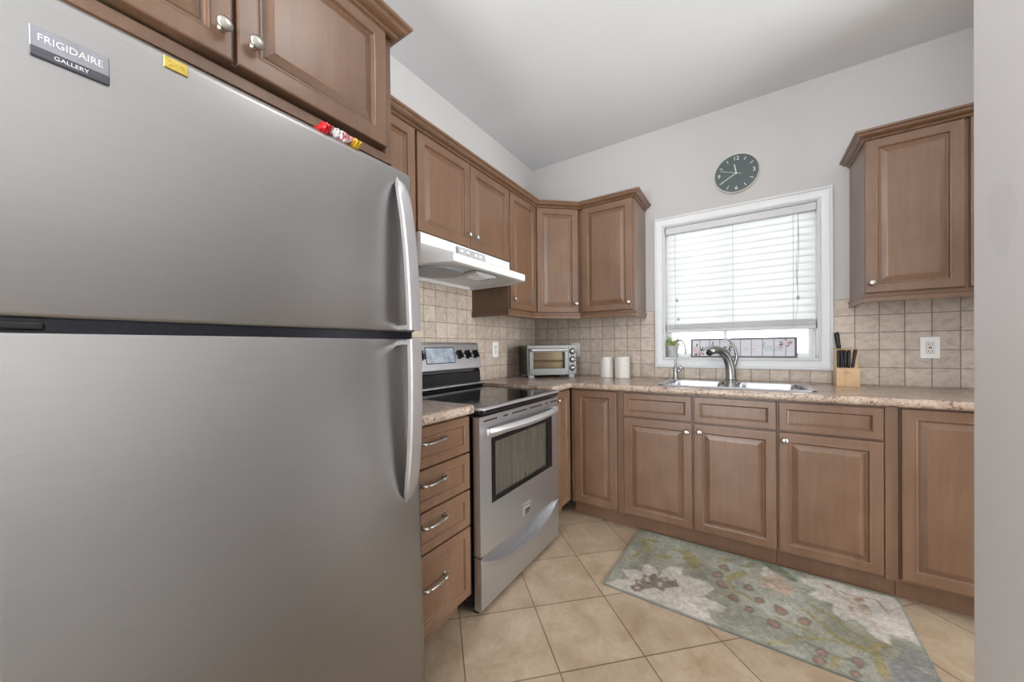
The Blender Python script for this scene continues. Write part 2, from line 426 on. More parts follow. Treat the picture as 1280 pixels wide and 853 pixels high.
# backsplash (part of the room shell)
ys = [-2.10, -1.703, -.905, -.0]; zs = [.913, 1.42, 1.60]
bm = slab(ys, zs, lambda i, j: j == 0 or i == 1, lambda u, v, h: (h, u, v), .0, .009)
struct(obj('trim_1', bm, M['tile_left']), 'beige stone tile backsplash on the range wall')
bm = slab([.009, 1.047, 2.047, RX], [.913, .997, 1.42], lambda i, j: not (i == 1 and j == 1), lambda u, v, h: (u, h, v), -.009, 0)
struct(obj('trim_2', bm, M['tile_back']), 'beige stone tile backsplash on the sink wall')

# ------------------------------------------------------------------ window over the sink
def picture_frame(x0, x1, z0, z1, prof, plane_y=0):
    """moulding of profile [(inward offset, proudness)] round a rectangle on the wall y=plane_y, facing -Y"""
    bm = bmesh.new(); rings = []
    for off, pr in prof:
        rings.append([(x0+off, plane_y-pr, z0+off), (x1-off, plane_y-pr, z0+off), (x1-off, plane_y-pr, z1-off), (x0+off, plane_y-pr, z1-off)])
    loft(bm, rings+[rings[0]], caps=(False, False)); bmesh.ops.remove_doubles(bm, verts=bm.verts[:], dist=1e-5)
    return bm
win = struct(thing('window_1', 'white trimmed kitchen window over the sink', 'window', (0, 0, 0)))
del win['category']
obj('window_casing', picture_frame(1.045, 2.048, .996, 2.103, [(0, 0), (0, .020), (.004, .024), (.014, .024), (.018, .019), (.040, .017), (.046, .013), (.056, .013), (.060, .017), (.066, .017), (.0695, .013), (.0695, 0)]), M['trim'], win, smooth='auto')
bm = bmesh.new()
bx(bm, WX0-.001, WX0+.004, -.012, .125, WZ0, WZ1); bx(bm, WX1-.004, WX1+.001, -.012, .125, WZ0, WZ1)
bx(bm, WX0, WX1, -.012, .125, WZ1-.004, WZ1+.001); bx(bm, WX0, WX1, -.012, .125, WZ0-.001, WZ0+.004)
obj('window_jamb', bm, M['trim'], win)
def sash(x0, x1, z0, z1, y, wdt, th):
    return slab([x0, x0+wdt, x1-wdt, x1], [z0, z0+wdt, z1-wdt, z1], lambda i, j: not (i == 1 and j == 1), lambda u, v, h: (u, h, v), y, y+th)
obj('window_frame', sash(WX0+.004, WX1-.004, WZ0+.004, WZ1-.004, .085, .012, .04), M['vinyl'], win)
s1 = obj('sash', sash(WX0+.014, 1.50, WZ0+.014, WZ1-.014, .092, .018, .02), M['vinyl'], win)
obj('pane', box(WX0+.03, 1.484, .100, .104, WZ0+.03, WZ1-.03), M['pane'], s1)
s2 = obj('sash', sash(1.482, WX1-.014, WZ0+.014, WZ1-.014, .113, .020, .012), M['vinyl'], win)
obj('pane', box(1.50, WX1-.032, .117, .120, WZ0+.03, WZ1-.03), M['pane'], s2)
bm = bmesh.new(); bx(bm, 1.948, 1.962, .078, .092, 1.12, 1.19, .003); bx(bm, 1.944, 1.966, .082, .092, 1.075, 1.09, .003)
obj('sash_latch', bm, M['vinyl'], win)

# blind
bl = thing('window_blind', 'white horizontal slat blind lowered most of the way over the sink window', 'blind', (1.546, .035, 0))
cx = 1.546
obj('valance', box(1.121-cx, 1.974-cx, -.035, .022, 1.978, 2.026, .003), M['rail'], bl)
bm = bmesh.new(); zz = 1.955; tilt = R(77)
while zz > 1.33:
    n = 6; ring = []
    for k in range(n+1):
        u = -.0278+.0556*k/n; c = .004*(1-(u/.0278)**2)
        yy = u*math.cos(tilt)-c*math.sin(tilt); z = u*math.sin(tilt)+c*math.cos(tilt)
        ring.append((yy, zz+z))
    top = [bm.verts.new((1.124-cx, y, z+.0009)) for y, z in ring]; top2 = [bm.verts.new((1.971-cx, y, z+.0009)) for y, z in ring]
    bo = [bm.verts.new((1.124-cx, y, z-.0009)) for y, z in ring]; bo2 = [bm.verts.new((1.971-cx, y, z-.0009)) for y, z in ring]
    for k in range(n):
        bm.faces.new((top[k], top[k+1], top2[k+1], top2[k])); bm.faces.new((bo[k], bo[k+1], bo2[k+1], bo2[k]))
    bm.faces.new((top[0], top2[0], bo2[0], bo[0])); bm.faces.new((top[-1], top2[-1], bo2[-1], bo[-1]))
    bm.faces.new(top+bo[::-1]); bm.faces.new(top2+bo2[::-1])
    zz -= .0443
obj('slats', bm, M['slat'], bl, smooth='auto')
bm = bmesh.new()
for k in range(5): bx(bm, 1.124-cx, 1.971-cx, -.0225-(k % 2)*.002, .024, 1.2765+k*.0078, 1.2832+k*.0078, .0012)
obj('gathered_slats', bm, M['rail'], bl)
obj('bottom_rail', box(1.122-cx, 1.972-cx, -.026, .026, 1.252, 1.2755, .004), M['rail'], bl)
for x in (1.184, 1.542, 1.862):
    obj('ladder_cord', box(x-cx-.0012, x-cx+.0012, -.0265, -.0245, 1.26, 1.985), M['plastic_grey'], bl)
bm = bmesh.new(); tube(bm, smooth_path([(1.885-cx, -.035, 1.99), (1.889-cx, -.036, 1.75), (1.882-cx, -.036, 1.6), (1.884-cx, -.036, 1.45)]), .0016, 6)
tube(bm, smooth_path([(1.885-cx, -.035, 1.99), (1.884-cx, -.036, 1.8), (1.876-cx, -.036, 1.65), (1.884-cx, -.036, 1.45)]), .0014, 6)
tube(bm, smooth_path([(1.884-cx, -.036, 1.45), (1.878-cx, -.036, 1.36), (1.868-cx, -.036, 1.30)]), .0012, 6)
obj('pull_cord', bm, M['plastic_grey'], bl)
for x, z in ((1.884, 1.452), (1.195, 1.49), (1.204, 1.353)):
    bm = bmesh.new(); lathe(bm, [(.001, z+.014), (.0045, z+.008), (.008, z-.006), (.007, z-.014), (.001, z-.016)], 12, c=(x-cx, -.036, 0))
    obj('tassel', bm, M['plastic_grey'], bl, smooth=True)
bm = bmesh.new(); tube(bm, [(1.195-cx, -.034, 1.985), (1.195-cx, -.036, 1.5)], .0008, 5); tube(bm, [(1.204-cx, -.034, 1.985), (1.204-cx, -.036, 1.36)], .0008, 5)
obj('pull_cord', bm, M['vinyl'], bl)

# ------------------------------------------------------------------ cabinets
def panel_front(x0, x1, z0, z1, yf, raised=True, frame=.044, th=.019):
    """door or drawer front; its face lies at y=yf, looking towards -Y. returns a bmesh"""
    if raised:
        pr = [(0, th), (0, .0035), (.0015, .001), (.0045, 0), (frame-.006, 0), (frame-.003, -.0012), (frame, 0), (frame+.0025, .007), (frame+.005, .0092),
              (frame+.009, .0092), (frame+.0125, .0074), (frame+.030, .0012), (frame+.033, .0006), (frame+.036, .0006)]
    else:
        pr = [(0, th), (0, .0035), (.0015, .001), (.0045, 0), (frame-.010, 0), (frame-.007, -.001), (frame-.004, .0005), (frame-.001, .0065), (frame+.002, .0085), (frame+.005, .0075), (frame+.007, .0075)]
    rings = [[(x0+o, yf+d, z0+o), (x1-o, yf+d, z0+o), (x1-o, yf+d, z1-o), (x0+o, yf+d, z1-o)] for o, d in pr]
    return loft(bmesh.new(), rings)
def knob(parent, x, y, z, s=1.0):
    bm = bmesh.new()
    lathe(bm, [(.0085*s, 0), (.0085*s, -.002), (.005*s, -.004), (.0045*s, -.012), (.0075*s, -.015), (.0145*s, -.018), (.0155*s, -.021), (.0140*s, -.0245), (.008*s, -.0272), (.001, -.028)], 20, 'y')
    return obj('knob', bm, M['satin'], parent, smooth=True, loc=(x, y, z))
def pull(parent, x, y, z, half=.062):
    """bow pull with two flared posts"""
    bm = bmesh.new()
    for s in (-1, 1):
        lathe(bm, [(.0095, 0), (.0095, -.003), (.006, -.006), (.0055, -.016), (.007, -.020)], 14, 'y', c=(s*half, 0, 0))
    P = [(-half, -.016, .001), (-half*.88, -.024, 0), (-half*.6, -.0245, -.002), (-half*.5, -.0265, -.002), (0, -.0275, -.002), (half*.5, -.0265, -.002), (half*.6, -.0245, -.002), (half*.88, -.024, 0), (half, -.016, .001)]
    tube(bm, smooth_path(P, 4), lerp_list([.006, .0065, .0055, .0052, .0068, .0052, .0055, .0065, .006], 4), 10)
    return obj('pull_handle', bm, M['satin'], parent, smooth=True, loc=(x, y, z))
def cabinet(name, label, cat, loc, rotz, body, depth, fronts, toe=0, fillers=(), rail=None, crown=None, group=None, open_top=False):
    """local frame: x to the right along the face, y into the wall, the wall at y=0, face frame at y=-depth, z up.
    body=(x0,x1,z0,z1)"""
    t = thing(name, label, cat, loc, rotz, group)
    x0, x1, z0, z1 = body
    if open_top:      # carcass without a top so that the sink bowls hang inside it
        bm = slab([x0, x0+.018, x1-.018, x1], [-depth, -depth+.018, -.03, -.012], lambda i, j: not (i == 1 and j == 1), lambda u, v, h: (u, v, h), z0+.018, z1)
        bx(bm, x0, x1, -depth, -.012, z0, z0+.018)
    else: bm = box(x0, x1, -depth, -.011 if z0 < .5 else -.001, z0, z1, .001, 1)
    obj('cabinet_body', bm, M['wood'], t)
    if toe: obj('toe_kick', box(x0, x1, -depth+toe, -depth+toe+.018, .001, z0+.004), M['wood'], t)
    for f in fronts:
        kind, a, b, c, d = f[:5]
        o = obj(kind, panel_front(a, b, c, d, -depth-.020, raised=(kind == 'door'), frame=.046 if kind == 'door' else .040), M['wood'], t)
        if len(f) > 5 and f[5]:
            hx, hz = f[5]
            if kind == 'door': knob(o, hx, -depth-.020, hz, f[6] if len(f) > 6 else 1)
            else: pull(o, hx, -depth-.013, hz)
    for a, b, c, d in fillers: obj('filler_strip', box(a, b, -depth-.012, -depth+.001, c, d, .001, 1), M['wood'], t)
    if rail: rail(t)
    if crown: crown(t)
    return t
RAILP = [(0, 0), (-.003, 0), (-.003, -.008), (-.010, -.011), (-.010, -.016), (-.006, -.019), (-.006, -.040), (.006, -.040), (.006, 0)]
CROWNP = [(.022, -.002), (-.002, -.002), (-.007, -.001), (-.0105, .003), (-.009, .007), (-.006, .009), (-.009, .011), (-.018, .0125), (-.027, .017), (-.032, .023), (-.0325, .027), (-.036, .0275), (-.042, .031), (-.0435, .036), (-.0435, .040), (.022, .040)]
def sweep(path, prof, z):
    """moulding along a plan path (open polyline, outside on the right-hand side going forward); prof=(offset (negative=outwards), height)"""
    P = [Vector((x, y)) for x, y in path]; rings = []
    for i, p in enumerate(P):
        ds = []
        if i > 0: ds.append((P[i]-P[i-1]).normalized())
        if i < len(P)-1: ds.append((P[i+1]-P[i]).normalized())
        ns = [Vector((d.y, -d.x)) for d in ds]
        if len(ns) == 2:
            n = (ns[0]+ns[1]).normalized(); k = 1/max(.3, n.dot(ns[0]))
        else: n, k = ns[0], 1
        rings.append([(p.x-n.x*o*k, p.y-n.y*o*k, z+h) for o, h in prof])
    return loft(bmesh.new(), rings)

WB, WT = 1.413, 2.184        # wall cabinet door bottom / top
BD = .597                    # base cabinet body depth (door adds .02)
UD = .315                    # wall cabinet body depth

# base run under the window, facing -Y
cabinet('base_cabinet', 'corner base cabinet with one tall narrow door below the white canisters', 'cabinet', (.6, 0, 0), 0, (.02, .340, .10, .875), BD,
        [('door', .050, .331, .112, .868)], toe=.055)
cabinet('base_cabinet', 'double sink base cabinet with two false drawer fronts and two knobbed doors', 'cabinet', (.94, 0, 0), 0, (.001, .800, .10, .875), BD,
        [('door', .035, .417, .112, .713, (.388, .664)), ('drawer_front', .035, .417, .722, .866),
         ('door', .426, .798, .112, .713, (.452, .672)), ('drawer_front', .426, .798, .722, .866)], toe=.055, open_top=True)
cabinet('base_cabinet', 'base cabinet with one drawer above one knobbed door below the knife block', 'cabinet', (1.741, 0, 0), 0, (.001, .430, .10, .875), BD,
        [('door', .006, .379, .112, .713, (.028, .676)), ('drawer_front', .006, .379, .722, .866)], toe=.055, fillers=[(.385, .426, .10, .874)], open_top=True)
cabinet('base_cabinet', 'base cabinet at the far right with one full height door and no drawer', 'cabinet', (2.172, 0, 0), 0, (.001, .87, .10, .875), BD,
        [('door', .004, .43, .115, .868), ('door', .438, .865, .115, .868)], toe=.055)
# base run on the range wall, facing +X : local x = world y
cabinet('base_cabinet', 'narrow base cabinet squeezed between the range and the corner', 'cabinet', (0, -.925, 0), R(90), (.0, .322, .10, .875), BD,
        [('door', .080, .312, .112, .866, (.112, .815))], toe=.055, fillers=[(.004, .074, .10, .874)])
cabinet('drawer_cabinet', 'stack of four drawers with bow pulls between fridge and range', 'cabinet', (0, -2.08, 0), R(90), (.0, .377, .10, .875), BD+.02,
        [('drawer_front', .006, .375, .716, .866, (.160, .808)), ('drawer_front', .006, .375, .559, .709, (.160, .656)),
         ('drawer_front', .006, .375, .403, .552, (.160, .503)), ('drawer_front', .006, .375, .105, .396, (.160, .275))], toe=.06)

# wall cabinets
def rail_straight(x0, x1, depth, endl=False, endr=False):
    def f(t):
        path = []
        if endl: path.append((x0, -.001))
        path += [(x0, -depth-.020 if False else -depth), (x1, -depth)]
        if endr: path.append((x1, -.001))
        obj('light_rail', sweep(path, RAILP, WB-.004), M['wood'], t)
    return f
cabinet('wall_cabinet', 'tall narrow wall cabinet mostly hidden behind the fridge left of the hood', 'cabinet', (0, -2.083, 0), R(90), (0, .378, WB-.004, WT+.005), UD,
        [('door', .006, .370, WB, WT, (.34, 1.47))], rail=rail_straight(0, .378, UD))
cabinet('wall_cabinet', 'short two door wall cabinet directly above the white range hood', 'cabinet', (0, -1.704, 0), R(90), (0, .796, 1.712, WT+.005), UD,
        [('door', .004, .391, 1.716, WT, (.372, 1.785)), ('door', .396, .792, 1.716, WT, (.438, 1.785))])
cabinet('wall_cabinet', 'narrow one door wall cabinet right of the range hood', 'cabinet', (0, -.907, 0), R(90), (0, .352, WB-.004, WT+.005), UD,
        [('door', .006, .350, WB, WT, (.035, 1.478))], rail=rail_straight(0, .352, UD, endl=True))
# diagonal corner unit
t = thing('corner_wall_cabinet', 'angled corner wall cabinet with one narrow door above the toaster oven', 'cabinet', (0, 0, 0))
poly = [(.001, -.001), (.001, -.554), (UD, -.554), (.575, -UD), (.575, -.001)]
obj('cabinet_body', extrude_poly(bmesh.new(), poly, 'z', WB-.004, WT+.005), M['wood'], t)
a = Vector((UD, -.554)); b = Vector((.575, -UD)); ang = math.atan2(b.y-a.y, b.x-a.x); Ld = (b-a).length
d = obj('door', panel_front(.020, Ld-.020, WB, WT, -.020), M['wood'], t, loc=(a.x, a.y, 0), rot=(0, 0, ang))
knob(d, Ld-.042, -.020, 1.478)
obj('light_rail', sweep([(UD, -.554), (.575, -UD)], RAILP, WB-.004), M['wood'], t)
cabinet('wall_cabinet', 'single door wall cabinet left of the window with its side panel showing', 'cabinet', (.576, 0, 0), 0, (0, .404, WB-.004, WT+.005), UD,
        [('door', .024, .388, WB, WT, (.364, 1.462))], rail=rail_straight(0, .404, UD, endr=True))
def crown_path(pts, z=2.186):
    def f(t): obj('crown_moulding', sweep(pts, CROWNP, z), M['wood'], t)
    return f
cabinet('wall_cabinet', 'dark wall cabinet right of the window beside the grey wall', 'cabinet', (2.120, 0, 0), 0, (0, .78, WB-.004, WT+.005), UD,
        [('door', .001, .330, WB, WT, (.022, 1.462)), ('door', .345, .700, WB, WT)],
        rail=rail_straight(0, .78, UD, endl=True), crown=crown_path([(0, -.001), (0, -UD-.020), (.78, -UD-.020)]), group=None)
fcab = cabinet('wall_cabinet', 'deep two door wall cabinet above the refrigerator', 'cabinet', (0, -2.985, 0), R(90), (0, .893, 1.808, WT+.005), .637,
        [('door', .036, .444, 1.806, WT, (.422, 1.866)), ('door', .452, .862, 1.806, WT, (.484, 1.868))],
        crown=crown_path([(0, -.657), (.893, -.657), (.893, -.001)], 2.177))
obj('bottom_rail', box(0, .893, -.637, -.617, 1.766, 1.794, .001, 1), M['wood'], fcab)
obj('end_stile', box(.868, .893, -.6372, -.001, 1.766, 1.81, .001, 1), M['wood'], fcab)
# crown over the run
o = obj('crown_moulding', sweep([(UD+.020, -2.083), (UD+.020, -.562), (.584, -UD-.020), (.980, -UD-.020), (.980, -.001)], CROWNP, 2.186), M['wood'])
tag(o, 'brown crown moulding capping the wall cabinets from hood to window', 'moulding')

# ------------------------------------------------------------------ worktops
def front_prof(d):   # bullnose front edge
    return [(0, .877), (-.010, .877), (-.018, .882), (-.022, .892), (-.021, .904), (-.014, .913), (-.004, .9155), (0, .9155)]
SX0, SX1, SY0, SY1 = 1.185, 1.885, -.520, -.140
xs = [.001, .022, .620, SX0, SX1, RX-.002]; ys = [-.923, -.620, SY0, SY1, -.001]
def sol(i, j):
    if j == 0: return i < 2
    if i == 3 and j == 2: return False
    return True
bm = slab(xs, ys, sol, lambda u, v, h: (u, v, h), .877, .9155)
bm2 = sweep([(.620, -.923), (.620, -.620), (RX-.002, -.620)], front_prof(0), 0)
me = bpy.data.meshes.new('tmp'); bm2.to_mesh(me); bm.from_mesh(me); bm2.free(); bpy.data.meshes.remove(me)
o = obj('worktop', bm, M['laminate'], smooth='auto'); tag(o, 'speckled brown stone look worktop running round the corner and under the window', 'countertop')
bm = slab([.001, .620], [-2.082, -1.704], lambda i, j: True, lambda u, v, h: (u, v, h), .877, .9155)
bm2 = sweep([(.642, -2.082), (.642, -1.704)], front_prof(0), 0)
bx(bm2, .618, .643, -2.082, -1.704, .877, .9155)
me = bpy.data.meshes.new('tmp'); bm2.to_mesh(me); bm.from_mesh(me); bm2.free(); bpy.data.meshes.remove(me)
o = obj('worktop', bm, M['laminate'], smooth='auto'); tag(o, 'short piece of speckled worktop between the fridge and the range', 'countertop')

# ------------------------------------------------------------------ sink
t = thing('kitchen_sink', 'stainless double bowl sink set in the worktop under the window', 'sink', (1.535, -.31, .916))
X0, X1, Y0, Y1 = -.377, .377, -.235, .235
bowls = [(-.345, -.018, -.205, .135), (.018, .345, -.205, .135)]
bm = bmesh.new()
def loop(bm, pts, z):
    vs = [bm.verts.new((x, y, z)) for x, y in pts]
    es = [bm.edges.new((vs[i], vs[(i+1) % len(vs)])) for i in range(len(vs))]
    return vs, es
outer, eo = loop(bm, rrect(X0, X1, Y0, Y1, .05), .006)
alle = list(eo); inn = []
for x0, x1, y0, y1 in bowls:
    v, e = loop(bm, rrect(x0, x1, y0, y1, .06), .0045); alle += e; inn.append(v)
bmesh.ops.triangle_fill(bm, edges=alle, use_beauty=True)
low = [bm.verts.new((x, y, .0)) for x, y in rrect(X0-.004, X1+.004, Y0-.004, Y1+.004, .053)]
for i in range(len(low)):
    j = (i+1) % len(low); bm.faces.new((outer[i], outer[j], low[j], low[i]))
obj('sink_rim', bm, M['sink'], t, smooth='auto')
for (x0, x1, y0, y1) in bowls:
    bm = bmesh.new(); rings = []
    for ins, z in ((0, .0045), (.003, .0), (.006, -.02), (.012, -.15), (.022, -.175), (.045, -.186), (.13, -.19)):
        r = max(.02, .06-ins*.3)
        rings.append([(x, y, z) for x, y in rrect(x0+ins, x1-ins, y0+ins, y1-ins, min(r, (x1-x0-2*ins)/2-.001))])
    loft(bm, rings, caps=(False, True))
    b_ = obj('sink_bowl', bm, M['sink'], t, smooth='auto')
    bm = bmesh.new(); lathe(bm, [(.042, -.189), (.044, -.186), (.036, -.185), (.03, -.188), (.001, -.188)], 20, c=((x0+x1)/2, (y0+y1)/2, 0))
    obj('drain', bm, M['chrome'], b_, smooth=True)

# main faucet
t = thing('kitchen_faucet', 'brushed nickel pull out faucet with arched spout over the sink divider', 'faucet', (1.530, -.108, .922))
bm = bmesh.new(); lathe(bm, [(.036, 0), (.036, .004), (.031, .009), (.028, .014)], 28)
obj('base_ring', bm, M['faucet'], t, smooth='auto')
bm = bmesh.new()
P = [(0, 0, .008), (-.001, -.001, .06), (-.008, -.008, .115), (-.026, -.024, .165), (-.052, -.050, .196), (-.080, -.085, .207), (-.098, -.115, .200), (-.110, -.132, .188)]
tube(bm, smooth_path(P, 5), lerp_list([.031, .029, .0275, .0265, .026, .0275, .027, .021], 5), 18)
obj('spout', bm, M['faucet'], t, smooth=True)
bm = bmesh.new(); tube(bm, [(-.109, -.130, .190), (-.114, -.138, .181), (-.116, -.141, .177)], [.0205, .019, .016], 16)
obj('spray_head', bm, M['slot'], t, smooth=True)
bm = bmesh.new()
P = [(.012, .010, .075), (.026, .014, .125), (.032, .016, .165), (.022, .012, .215), (.002, .006, .255), (-.016, .0, .272), (-.040, -.006, .274)]
tube(bm, smooth_path(P, 5), lerp_list([.019, .017, .016, .0145, .012, .010, .006], 5), 12, flat=(1, .6))
obj('lever_handle', bm, M['faucet'], t, smooth=True)

# filtered water faucet
t = thing('water_filter_faucet', 'slim chrome gooseneck drinking water faucet at the left end of the sink', 'faucet', (1.196, -.095, .922))
bm = bmesh.new(); lathe(bm, [(.020, 0), (.020, .004), (.014, .008), (.013, .03), (.013, .075), (.010, .08), (.0065, .09)], 20)
obj('base', bm, M['faucet'], t, smooth='auto')
bm = bmesh.new()
P = [(0, 0, .085), (0, 0, .16), (-.001, 0, .215), (.006, -.002, .248), (.024, -.006, .272), (.042, -.010, .270), (.060, -.014, .245), (.068, -.016, .205), (.070, -.016, .178)]
tube(bm, smooth_path(P, 5), lerp_list([.006]*7+[.0075, .0085], 5), 12)
obj('gooseneck_spout', bm, M['faucet'], t, smooth=True)
bm = bmesh.new(); tube(bm, [(0, 0, .055), (.022, -.006, .055), (.032, -.008, .055)], [.010, .010, .008], 12); tube(bm, [(.032, -.008, .05), (.034, -.008, .075), (.036, -.008, .098)], [.005, .0045, .004], 10)
obj('lever_handle', bm, M['chrome'], t, smooth=True)

# ------------------------------------------------------------------ refrigerator (tipped back a little on its feet)
fr = thing('refrigerator', 'stainless steel top freezer refrigerator with two bowed handles', 'refrigerator', (0, -2.486, .0))
fr.rotation_euler = (0, R(-1.35), 0)
FXF = .7865; W2 = .386
def rz(z): return z-.0185        # heights at the door, before tipping
obj('fridge_case', box(.075, FXF-.075, -W2+.008, W2-.008, .03, rz(1.675), .006), M['case'], fr)
for y in (-.30, .30):
    bm = bmesh.new(); lathe(bm, [(.020, .004), (.022, .006), (.022, .02), (.014, .03), (.014, .035)], 16, c=(.12, y, 0)); obj('foot', bm, M['rubber'], fr); bm = bmesh.new(); lathe(bm, [(.020, -.010), (.022, -.006), (.022, .01), (.014, .02), (.014, .035)], 16, c=(.62, y, 0))
    obj('foot', bm, M['rubber'], fr)
obj('toe_grille', box(FXF-.09, FXF-.05, -W2+.012, W2-.012, .022, .085, .003), M['black'], fr)
def fdoor(z0, z1):
    """door with softly rounded vertical and top edges: outline in plan lofted in height"""
    bm = bmesh.new()
    def ring(z, ins, fx):
        o = [(FXF-.07, -W2+ins)]
        r = .016
        for k in range(7):
            a = R(-90+90*k/6); o.append((FXF-fx-r+r*math.cos(a), -W2+ins+r+r*math.sin(a)))
        for k in range(7):
            a = R(90*k/6); o.append((FXF-fx-r+r*math.cos(a), W2-ins-r+r*math.sin(a)))
        o.append((FXF-.07, W2-ins))
        return [(x, y, z) for x, y in o]
    rings = [ring(z0, .004, .006), ring(z0+.003, .001, .002), ring(z0+.007, 0, 0)]
    r = .022
    rings.append(ring(z1-r, 0, 0))
    for k in range(1, 7):
        a = R(90*k/6); rings.append(ring(z1-r+r*math.sin(a), (r-r*math.cos(a))*.9, (r-r*math.cos(a))*.9))
    return loft(bm, rings)
def fdoor_plain(z0, z1):
    bm = bmesh.new()
    def ring(z, ins):
        r = .016; o = [(FXF-.07, -W2+ins)]
        for k in range(7):
            a = R(-90+90*k/6); o.append((FXF-ins-r+r*math.cos(a), -W2+ins+r+r*math.sin(a)))
        for k in range(7):
            a = R(90*k/6); o.append((FXF-ins-r+r*math.cos(a), W2-ins-r+r*math.sin(a)))
        o.append((FXF-.07, W2-ins)); return [(x, y, z) for x, y in o]
    return loft(bm, [ring(z0, .004), ring(z0+.004, 0), ring(z1-.004, 0), ring(z1-.001, .0015), ring(z1, .004)])
ZS0, ZS1 = rz(1.184), rz(1.206)
d1 = obj('freezer_door', fdoor(ZS1, rz(1.703)), M['fridge'], fr, smooth='auto')
d2 = obj('fridge_door', fdoor_plain(.075, ZS0), M['fridge'], fr, smooth='auto')
bm = bmesh.new(); bx(bm, FXF-.08, FXF-.012, -W2+.010, W2-.012, ZS0-.004, ZS1+.004)
obj('door_gasket', bm, M['navy'], fr)
bm = bmesh.new(); bx(bm, FXF-.03, FXF-.004, -W2+.004, -W2+.055, ZS0+.004, ZS1-.006, .003); lathe(bm, [(.006, ZS0+.001), (.006, ZS1-.001)], 14, c=(FXF-.020, -W2+.07, 0))
obj('hinge', bm, M['black'], fr)
def fhandle(parent, zf, zt, name='handle'):
    """bowed flat bar: stands off at the seam end (zf) and comes back to the door at zt"""
    bm = bmesh.new(); rings = []; N = 22; yc = .324
    for i in range(N+1):
        t_ = i/N
        z = zf+(zt-zf)*t_
        off = .062*math.sqrt(max(0, 1-t_**2.2))+.004
        wdt = .0215*math.sqrt(max(.02, 1-max(0, (t_-.80)/.2)**2)); th = .017
        tz = 1 if zt > zf else -1
        y0, y1 = yc-wdt, yc+wdt
        x1 = FXF+off; x0 = max(FXF-.003, x1-th)
        rings.append([(x0, y0, z), (x0, y1, z), (x1-.005, y1, z), (x1-.001, y1-.004, z), (x1, yc, z), (x1-.001, y0+.004, z), (x1-.005, y0, z)])
    rings.append([(FXF-.002+(p[0]-FXF)*.3, yc+(p[1]-yc)*.5, zt+(zt-zf)*.02) for p in rings[-1]])
    loft(bm, rings)
    o = obj(name, bm, M['handle'], parent, smooth='auto')
    s = 1 if zt > zf else -1
    obj('handle_bracket', box(FXF-.002, FXF+.054, yc-.017, yc+.015, min(zf+s*.002, zf+s*.016), max(zf+s*.002, zf+s*.016), .002), M['handle'], o)
    return o
fhandle(d1, ZS1+.001, rz(1.665)); fhandle(d2, ZS0-.003, rz(.700))
bg = obj('name_badge', box(FXF, FXF+.004, -.340, -.261, rz(1.603), rz(1.634), .001, 1), M['badge'], d1)
obj('badge_strip', box(FXF, FXF+.0045, -.340, -.261, rz(1.590), rz(1.6035), .001, 1), M['badge_dark'], bg)
text_mesh('badge_lettering', 'FRIGIDAIRE', .0150, M['letter'], bg, (FXF+.0043, -.3005, rz(1.6185)), (R(90), 0, R(90)), .0003, sx=.86)
text_mesh('badge_lettering', 'GALLERY', .0085, M['letter'], bg, (FXF+.0048, -.3005, rz(1.5967)), (R(90), 0, R(90)), .0003, sx=1.0)
gb = obj('gold_badge', box(FXF, FXF+.003, -.194, -.160, rz(1.667), rz(1.688), .001, 1), M['gold'], d1)
gb['label'] = 'small gold plate'
text_mesh('badge_lettering', '2KN', .0135, M['gold'], gb, (FXF+.003, -.175, rz(1.6765)), (R(90), 0, R(90)), .0008)

# packet lying on the fridge
bm = bmesh.new(); rnd = random.Random(3); N = 13
t = thing('snack_packet', 'crumpled red and white foil packet on top of the refrigerator', 'packet', (.672, -2.395, 1.6935))
def crumple(y0, y1, h, seed):
    rr = random.Random(seed); rings = []; n = 10
    for i in range(n+1):
        y = y0+(y1-y0)*i/n; k = math.sin(math.pi*min(max(i/n, .06), .94))**.4
        rings.append([(.055*math.cos(a)*(.8+.2*rr.random())+.03, y+rr.uniform(-.003, .003), h/2+.001+h/2*k*math.sin(a)*(.7+.3*rr.random())) for a in [2*math.pi*q/14 for q in range(14)]])
    return loft(bmesh.new(), rings)
obj('packet_end', crumple(.008, .030, .038, 1), M['bag_red'], t); obj('packet_body', crumple(.026, .092, .040, 2), M['bag_print'], t); obj('packet_end', crumple(.088, .118, .036, 5), M['bag_yellow'], t)

# ------------------------------------------------------------------ range
ry0, ry1 = -1.694, -.930; rw = ry1-ry0
rg = thing('kitchen_range', 'stainless steel electric range with black glass cooktop between the drawers and the corner', 'stove', (0, (ry0+ry1)/2, 0), 0)
h2 = rw/2
obj('range_body', box(.02, .632, -h2+.001, h2-.001, .035, .868), M['black'], rg)
for y in (-h2+.04, h2-.04):
    for x in (.08, .63):
        bm = bmesh.new(); lathe(bm, [(.018, .001), (.018, .012), (.010, .016), (.010, .037)], 14, c=(x, y, 0)); obj('foot', bm, M['rubber'], rg)
